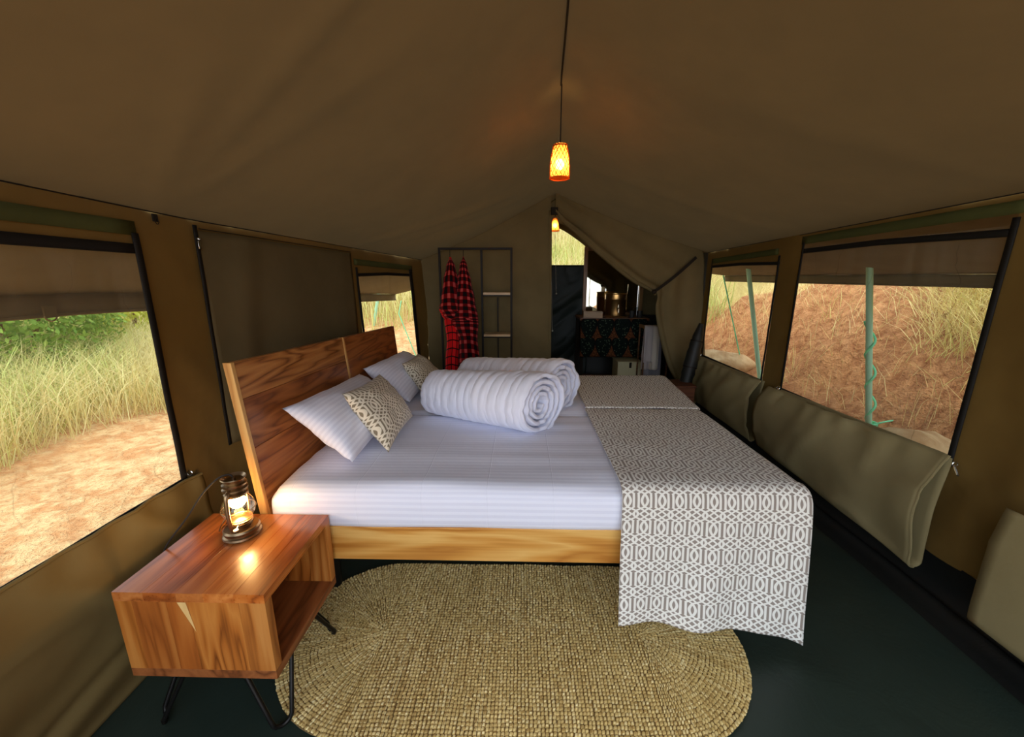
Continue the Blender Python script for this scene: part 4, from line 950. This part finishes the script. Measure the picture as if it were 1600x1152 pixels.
def grass(name, pts, hmin, hmax, wid, mat, lean=.35, label='dry grass', flat=0.0):
    n = len(pts); P_ = np.asarray(pts, np.float32); an = rng.uniform(0, 2 * PI, n); h = rng.uniform(hmin, hmax, n); ln = rng.uniform(.05, lean, n) * h; w = rng.uniform(.6, 1.2, n) * wid
    dx, dy = np.cos(an), np.sin(an); pa = an + rng.uniform(-1, 1, n); wx_, wy_ = -np.sin(pa) * w, np.cos(pa) * w
    V_ = np.zeros((n, 5, 3), np.float32); V_[:, :, :] = P_[:, None, :]
    hh = h * (1 - flat * rng.uniform(.3, 1, n))
    V_[:, 0, 0] -= wx_; V_[:, 0, 1] -= wy_; V_[:, 1, 0] += wx_; V_[:, 1, 1] += wy_
    V_[:, 2, 0] += dx * ln * .45 + wx_ * .8; V_[:, 2, 1] += dy * ln * .45 + wy_ * .8; V_[:, 2, 2] += hh * .6
    V_[:, 3, 0] += dx * ln * .45 - wx_ * .8; V_[:, 3, 1] += dy * ln * .45 - wy_ * .8; V_[:, 3, 2] += hh * .6
    V_[:, 4, 0] += dx * ln * 1.4; V_[:, 4, 1] += dy * ln * 1.4; V_[:, 4, 2] += hh
    base = np.arange(n)[:, None] * 5
    q = np.concatenate([base + 0, base + 1, base + 2, base + 3], 1); t = np.concatenate([base + 3, base + 2, base + 4], 1)
    me = bpy.data.meshes.new(name); me.vertices.add(n * 5); me.vertices.foreach_set('co', V_.ravel())
    me.loops.add(n * 7); me.loops.foreach_set('vertex_index', np.concatenate([q, t], 1).ravel().astype(np.int32))
    st_ = (np.arange(n)[:, None] * 7 + np.array([0, 4])).ravel(); me.polygons.add(n * 2); me.polygons.foreach_set('loop_start', st_.astype(np.int32)); me.polygons.foreach_set('loop_total', np.tile([4, 3], n).astype(np.int32))
    me.update(); me.validate()
    o = link(bpy.data.objects.new(name, me), None, mat); o['kind'] = 'stuff'; o['label'] = label; o['category'] = 'grass'; return o
def grassmat(name, a, b, c, d, sc=.5):
    m = Mat(name, .7, .2); r = V(m.node('ShaderNodeNewGeometry').outputs['Random Per Island']); n = m.noise(m.xyz('Object'), sc, 3)
    dry = m.ramp(r, (0, a), (1, b)); gr = m.ramp(r, (0, c), (1, d)); m.color(m.mix((n + (r - .5) * .25).step(.50, .68), dry, gr))
    t = m.node('ShaderNodeBsdfTranslucent'); m.link(m.b.inputs['Base Color'].links[0].from_socket, t.inputs[0]); x = m.node('ShaderNodeMixShader'); x.inputs[0].default_value = .3
    m.link(m.b.outputs[0], x.inputs[1]); m.link(t.outputs[0], x.inputs[2]); m.link(x.outputs[0], m.out.inputs[0]); return m
G1 = grassmat('meadow_grass', L(206, 190, 122), L(246, 234, 180), L(146, 166, 78), L(206, 212, 128), .42)
G2 = grassmat('bank_grass', L(208, 184, 112), L(248, 232, 172), L(172, 172, 84), L(220, 212, 128), .9)
def scatter(n, x0, x1, y0, y1, keep, sink=.02):
    out = []
    while len(out) < n:
        x = R.uniform(x0, x1); y = R.uniform(y0, y1)
        if keep(x, y): out.append((x, y, gh(x, y) - sink))
    return out
edge = lambda y: -3.55 + .12 * math.sin(y * 1.7) + .25 * nz(y * .8, 2.2)
grass('dry_grass', scatter(52000, -6.5, -3.3, -.5, 12, lambda x, y: x < edge(y) - .1 * R.random()), .25, .70, .0036, G1, 1.0, 'tall dry grass covering the slope outside the left windows')
grass('meadow_grass', scatter(26000, -14, -6.3, -2, 22, lambda x, y: True), .6, 1.4, .010, G1, .7, 'green and straw grass far up the left slope')
grass('bank_grass', scatter(30000, 3.6, 6.8, 1.5, 6.6, lambda x, y: R.random() < max(0, min(1, (gh(x, y) - .38 + .3 * nz(x * 1.5, y * 1.5, 4)) / .5)) * min(1, max(.0, (1.12 * x - .15 + .5 * nz(y * 1.5, x) - y) * 1.6))), .3, .75, .0036, G2, 1.05, 'dry grass hanging over the red earth bank on the right', .5)
grass('dry_grass', scatter(4200, 3.25, 6.0, .5, 8.5, lambda x, y: R.random() < .25 + .6 * max(0, nz(x * .8, y * .8, 11))), .2, .6, .0024, G2, .9, 'thin straw stalks scattered on the red earth bank', .7)
grass('dry_grass', scatter(14000, -7, 4, 7.5, 16, lambda x, y: True), .4, 1.0, .010, G1, .7, 'pale dry grass on the slope behind the rear window')
def shrub(loc, r, hgt, n, label, col, seed):
    rs = np.random.default_rng(seed); t = thing('shrub', label, 'shrub', loc)
    for k in range(4):
        a_ = k * 1.7; MB().tube(spline([(0, 0, -.05), (.12 * math.cos(a_), .12 * math.sin(a_), hgt * .3), (r * .5 * math.cos(a_), r * .5 * math.sin(a_), hgt * .75)], 4), .018, 6).build('stem', dw_, t)
    vs = []; fs = []
    for i in range(n):
        d = rs.normal(size=3); d /= np.linalg.norm(d); q = rs.uniform(.45, 1) ** .6; c_ = np.array([d[0] * r * q, d[1] * r * q, hgt * .5 + d[2] * hgt * .5 * q])
        a_ = rs.normal(size=3); a_ /= np.linalg.norm(a_); b_ = np.cross(a_, d); b_ /= max(1e-6, np.linalg.norm(b_)); s = rs.uniform(.018, .045); k = len(vs)
        vs += [tuple(c_ - a_ * s), tuple(c_ + b_ * s * .45), tuple(c_ + a_ * s), tuple(c_ - b_ * s * .45)]; fs.append((k, k + 1, k + 2, k + 3))
    o = mesh('foliage', vs, fs, col, t); o['kind'] = 'stuff'
SG = grassmat('shrub_leaves', L(92, 128, 48), L(140, 168, 72), L(120, 150, 60), L(176, 196, 96), 2); SY = grassmat('yellow_leaves', L(176, 184, 62), L(214, 216, 96), L(150, 172, 60), L(200, 206, 90), 2)
for (x, y, r, hgt, n, mt, lb) in ((-5.3, 4.05, .85, 1.45, 9000, SG, 'dense green shrub behind the grass at the left edge of the big window'), (-5.5, 5.4, .36, 1.3, 2600, SY, 'yellow green bush standing in the grass beyond the large left window'), (-8.4, 7.7, 1.0, 2.1, 4000, SG, 'green shrub highest on the grassy slope outside the left window'), (6.1, 1.9, .6, .9, 2500, SY, 'yellow green bush on top of the right bank')):
    shrub((x, y, gh(x, y)), r, hgt, n, lb, mt, int(abs(x * 10)))
def rock(px, py, sz, label, seed, col):
    p = onz(px, py, gh(3.3, 3)); p.z = gh(p.x, p.y)
    bm = bmesh.new(); bmesh.ops.create_icosphere(bm, subdivisions=3, radius=1)
    for v in bm.verts: k = 1 + .28 * nz(v.co.x * 1.3, v.co.y * 1.3, v.co.z * 1.3 + seed) + .1 * nz(v.co.x * 4, v.co.y * 4, v.co.z * 4 + seed); v.co = Vector((v.co.x * sz[0] * k, v.co.y * sz[1] * k, v.co.z * sz[2] * k))
    me = bpy.data.meshes.new('rock'); bm.to_mesh(me); bm.free(); o = link(bpy.data.objects.new('rock', me), None, col); autos(o, 60); o.location = (p.x, p.y, p.z + sz[2] * .3); return tag(o, label, 'rock')
RS = Mat('pale_rock', .9, .2); RS.color(RS.mix(RS.noise(RS.xyz('Object'), 6, 5).step(.3, .7), L(170, 132, 88), L(204, 174, 128))); RS.bump(RS.noise(RS.xyz('Object'), 12, 5), .6, .02)
rock(1414, 684, (.40, .26, .21), 'pale tan boulder at the foot of the rope wound green pole', 1, RS); rock(1128, 556, (.5, .35, .22), 'grey tan boulder outside the smaller right window', 6, RS)
rock(1452, 706, (.10, .08, .05), 'small tan stone right of the large boulder', 9, RS)
# fly edge poles and ropes
def pole(b, t, label, r=.021):
    b = Vector(b); t = Vector(t); o = thing('awning_pole', label, 'pole', tuple(b)); MB().tube([(0, 0, -.1), tuple(t - b)], r, 12).build('pole_tube', M['polegreen'], o); return o, t - b
b = onz(1361, 670, -.03); b.z = gh(b.x, b.y); t_ = ony(1359, 388, b.y)
po_, dvv = pole(b, t_, 'green awning pole wound with rope outside the large right window', .024)
hel = [dvv * f + Vector((.033 * math.cos(f * 2 * PI * 5.5), .033 * math.sin(f * 2 * PI * 5.5), 0)) for f in np.linspace(.02, .62, 140)]
MB().tube(hel, .010, 6).build('wound_rope', M['rope'], po_)
kp = MB()
for k in range(4): kp.tube([(.036 * math.cos(q), .036 * math.sin(q), .03 + k * .014 + .006 * math.sin(q)) for q in np.linspace(0, 2 * PI, 17)[:-1]], .007, 6, closed=True)
kp.build('rope_knot', M['rope'], po_)
ga = spline([tuple(b + Vector((0, 0, .05))), tuple(onz(1385, 659, .06)), tuple(onz(1410, 657, .05)), tuple(onz(1432, 668, .02)), tuple(onz(1462, 690, -.02))], 6)
tag(MB().tube(ga, .007, 6).build('guy_rope', M['rope']), 'green guy rope lying from the pole foot across the boulder', 'rope')
tag(MB().tube([tuple(onz(1334, 667, -.02)), tuple(onz(1348, 672, -.02)), tuple(b + Vector((0, 0, .03)))], .006, 6).build('guy_rope', M['rope']), 'short green rope end left of the wound pole foot', 'rope')
b2 = onz(1191, 600, -.03); pole(b2, ony(1168, 408, b2.y), 'plain green awning pole outside the smaller right window', .026)
b3 = onz(1160, 575, -.03); tag(MB().tube([tuple(b3), tuple(ony(1130, 430, b3.y - .6))], .008, 6).build('guy_rope', M['rope']), 'pale green guy rope left of the plain pole by the smaller right window', 'rope')
b4 = onz(585, 540, -.03); pole((b4.x, b4.y, gh(b4.x, b4.y)), ony(594, 440, b4.y), 'green awning pole outside the rear left window', .03)
e0 = onz(652, 566, -.03); tag(MB().tube([tuple(e0), tuple(ony(658, 530, e0.y))], .012, 6).build('guy_rope', M['rope']), 'pale green guy rope low in the rear left window', 'rope')
e1 = ony(627, 470, 6.5); tag(MB().tube([tuple(e1), tuple(ony(623, 490, 6.5)), tuple(onz(652, 562, -.03))], .008, 6).build('guy_rope', M['rope']), 'thin guy rope hanging from the awning behind the rear left window', 'rope')
# canvas awnings outside the side windows
def awning(label, XF, xo, zo, y0, y1, zin, sgn):
    t = thing('canvas_awning', label, 'awning')
    grid('awning_sheet', lambda u, v: (lerp(XF(lerp(y0, y1, v)) - sgn * .04, xo(lerp(y0, y1, v)), u), lerp(y0, y1, v), lerp(zin(lerp(y0, y1, v)), zo(lerp(y0, y1, v)), u) - .03 * math.sin(PI * u) + .01 * nz(u * 3, v * 6, xo(0))), 14, 40, M['fly'], t, thick=.003)
    grid('valance', lambda u, v: (xo(lerp(y0, y1, u)) + .006 * nz(u * 12, v), lerp(y0, y1, u), zo(lerp(y0, y1, u)) - .09 * v), 40, 3, M['fly'], t, thick=.003)
    MB().tube([(xo(lerp(y0, y1, k / 30)), lerp(y0, y1, k / 30), zo(lerp(y0, y1, k / 30)) - .088) for k in range(31)], .008, 5).build('hem', M['fly'], t)
    return t
awl = awning('canvas awning shading the left windows from outside', XL, lambda y: -1.95, lambda y: 1.25 - .045 * max(0, y - 1.8), -.9, 6.2, lambda y: EL(y) + .03, 1)
awr = awning('canvas awning shading the right windows from outside', XR, lambda y: 3.25, lambda y: 1.335, -.9, 6.6, lambda y: ER(y) + .12, -1)
dpp = onx(78, 489, -1.93)
MB().tube([(dpp.x, dpp.y + .022 * math.cos(q), dpp.z - .012 + .022 * math.sin(q)) for q in np.linspace(PI, 2 * PI, 9)] , .003, 6).build('d_ring', M['bronze'], awl)
MB().box((dpp.x - .004, dpp.y - .022, dpp.z - .02), (dpp.x + .004, dpp.y + .022, dpp.z + .03)).build('ring_tab', M['fly'], awl, smooth=False)
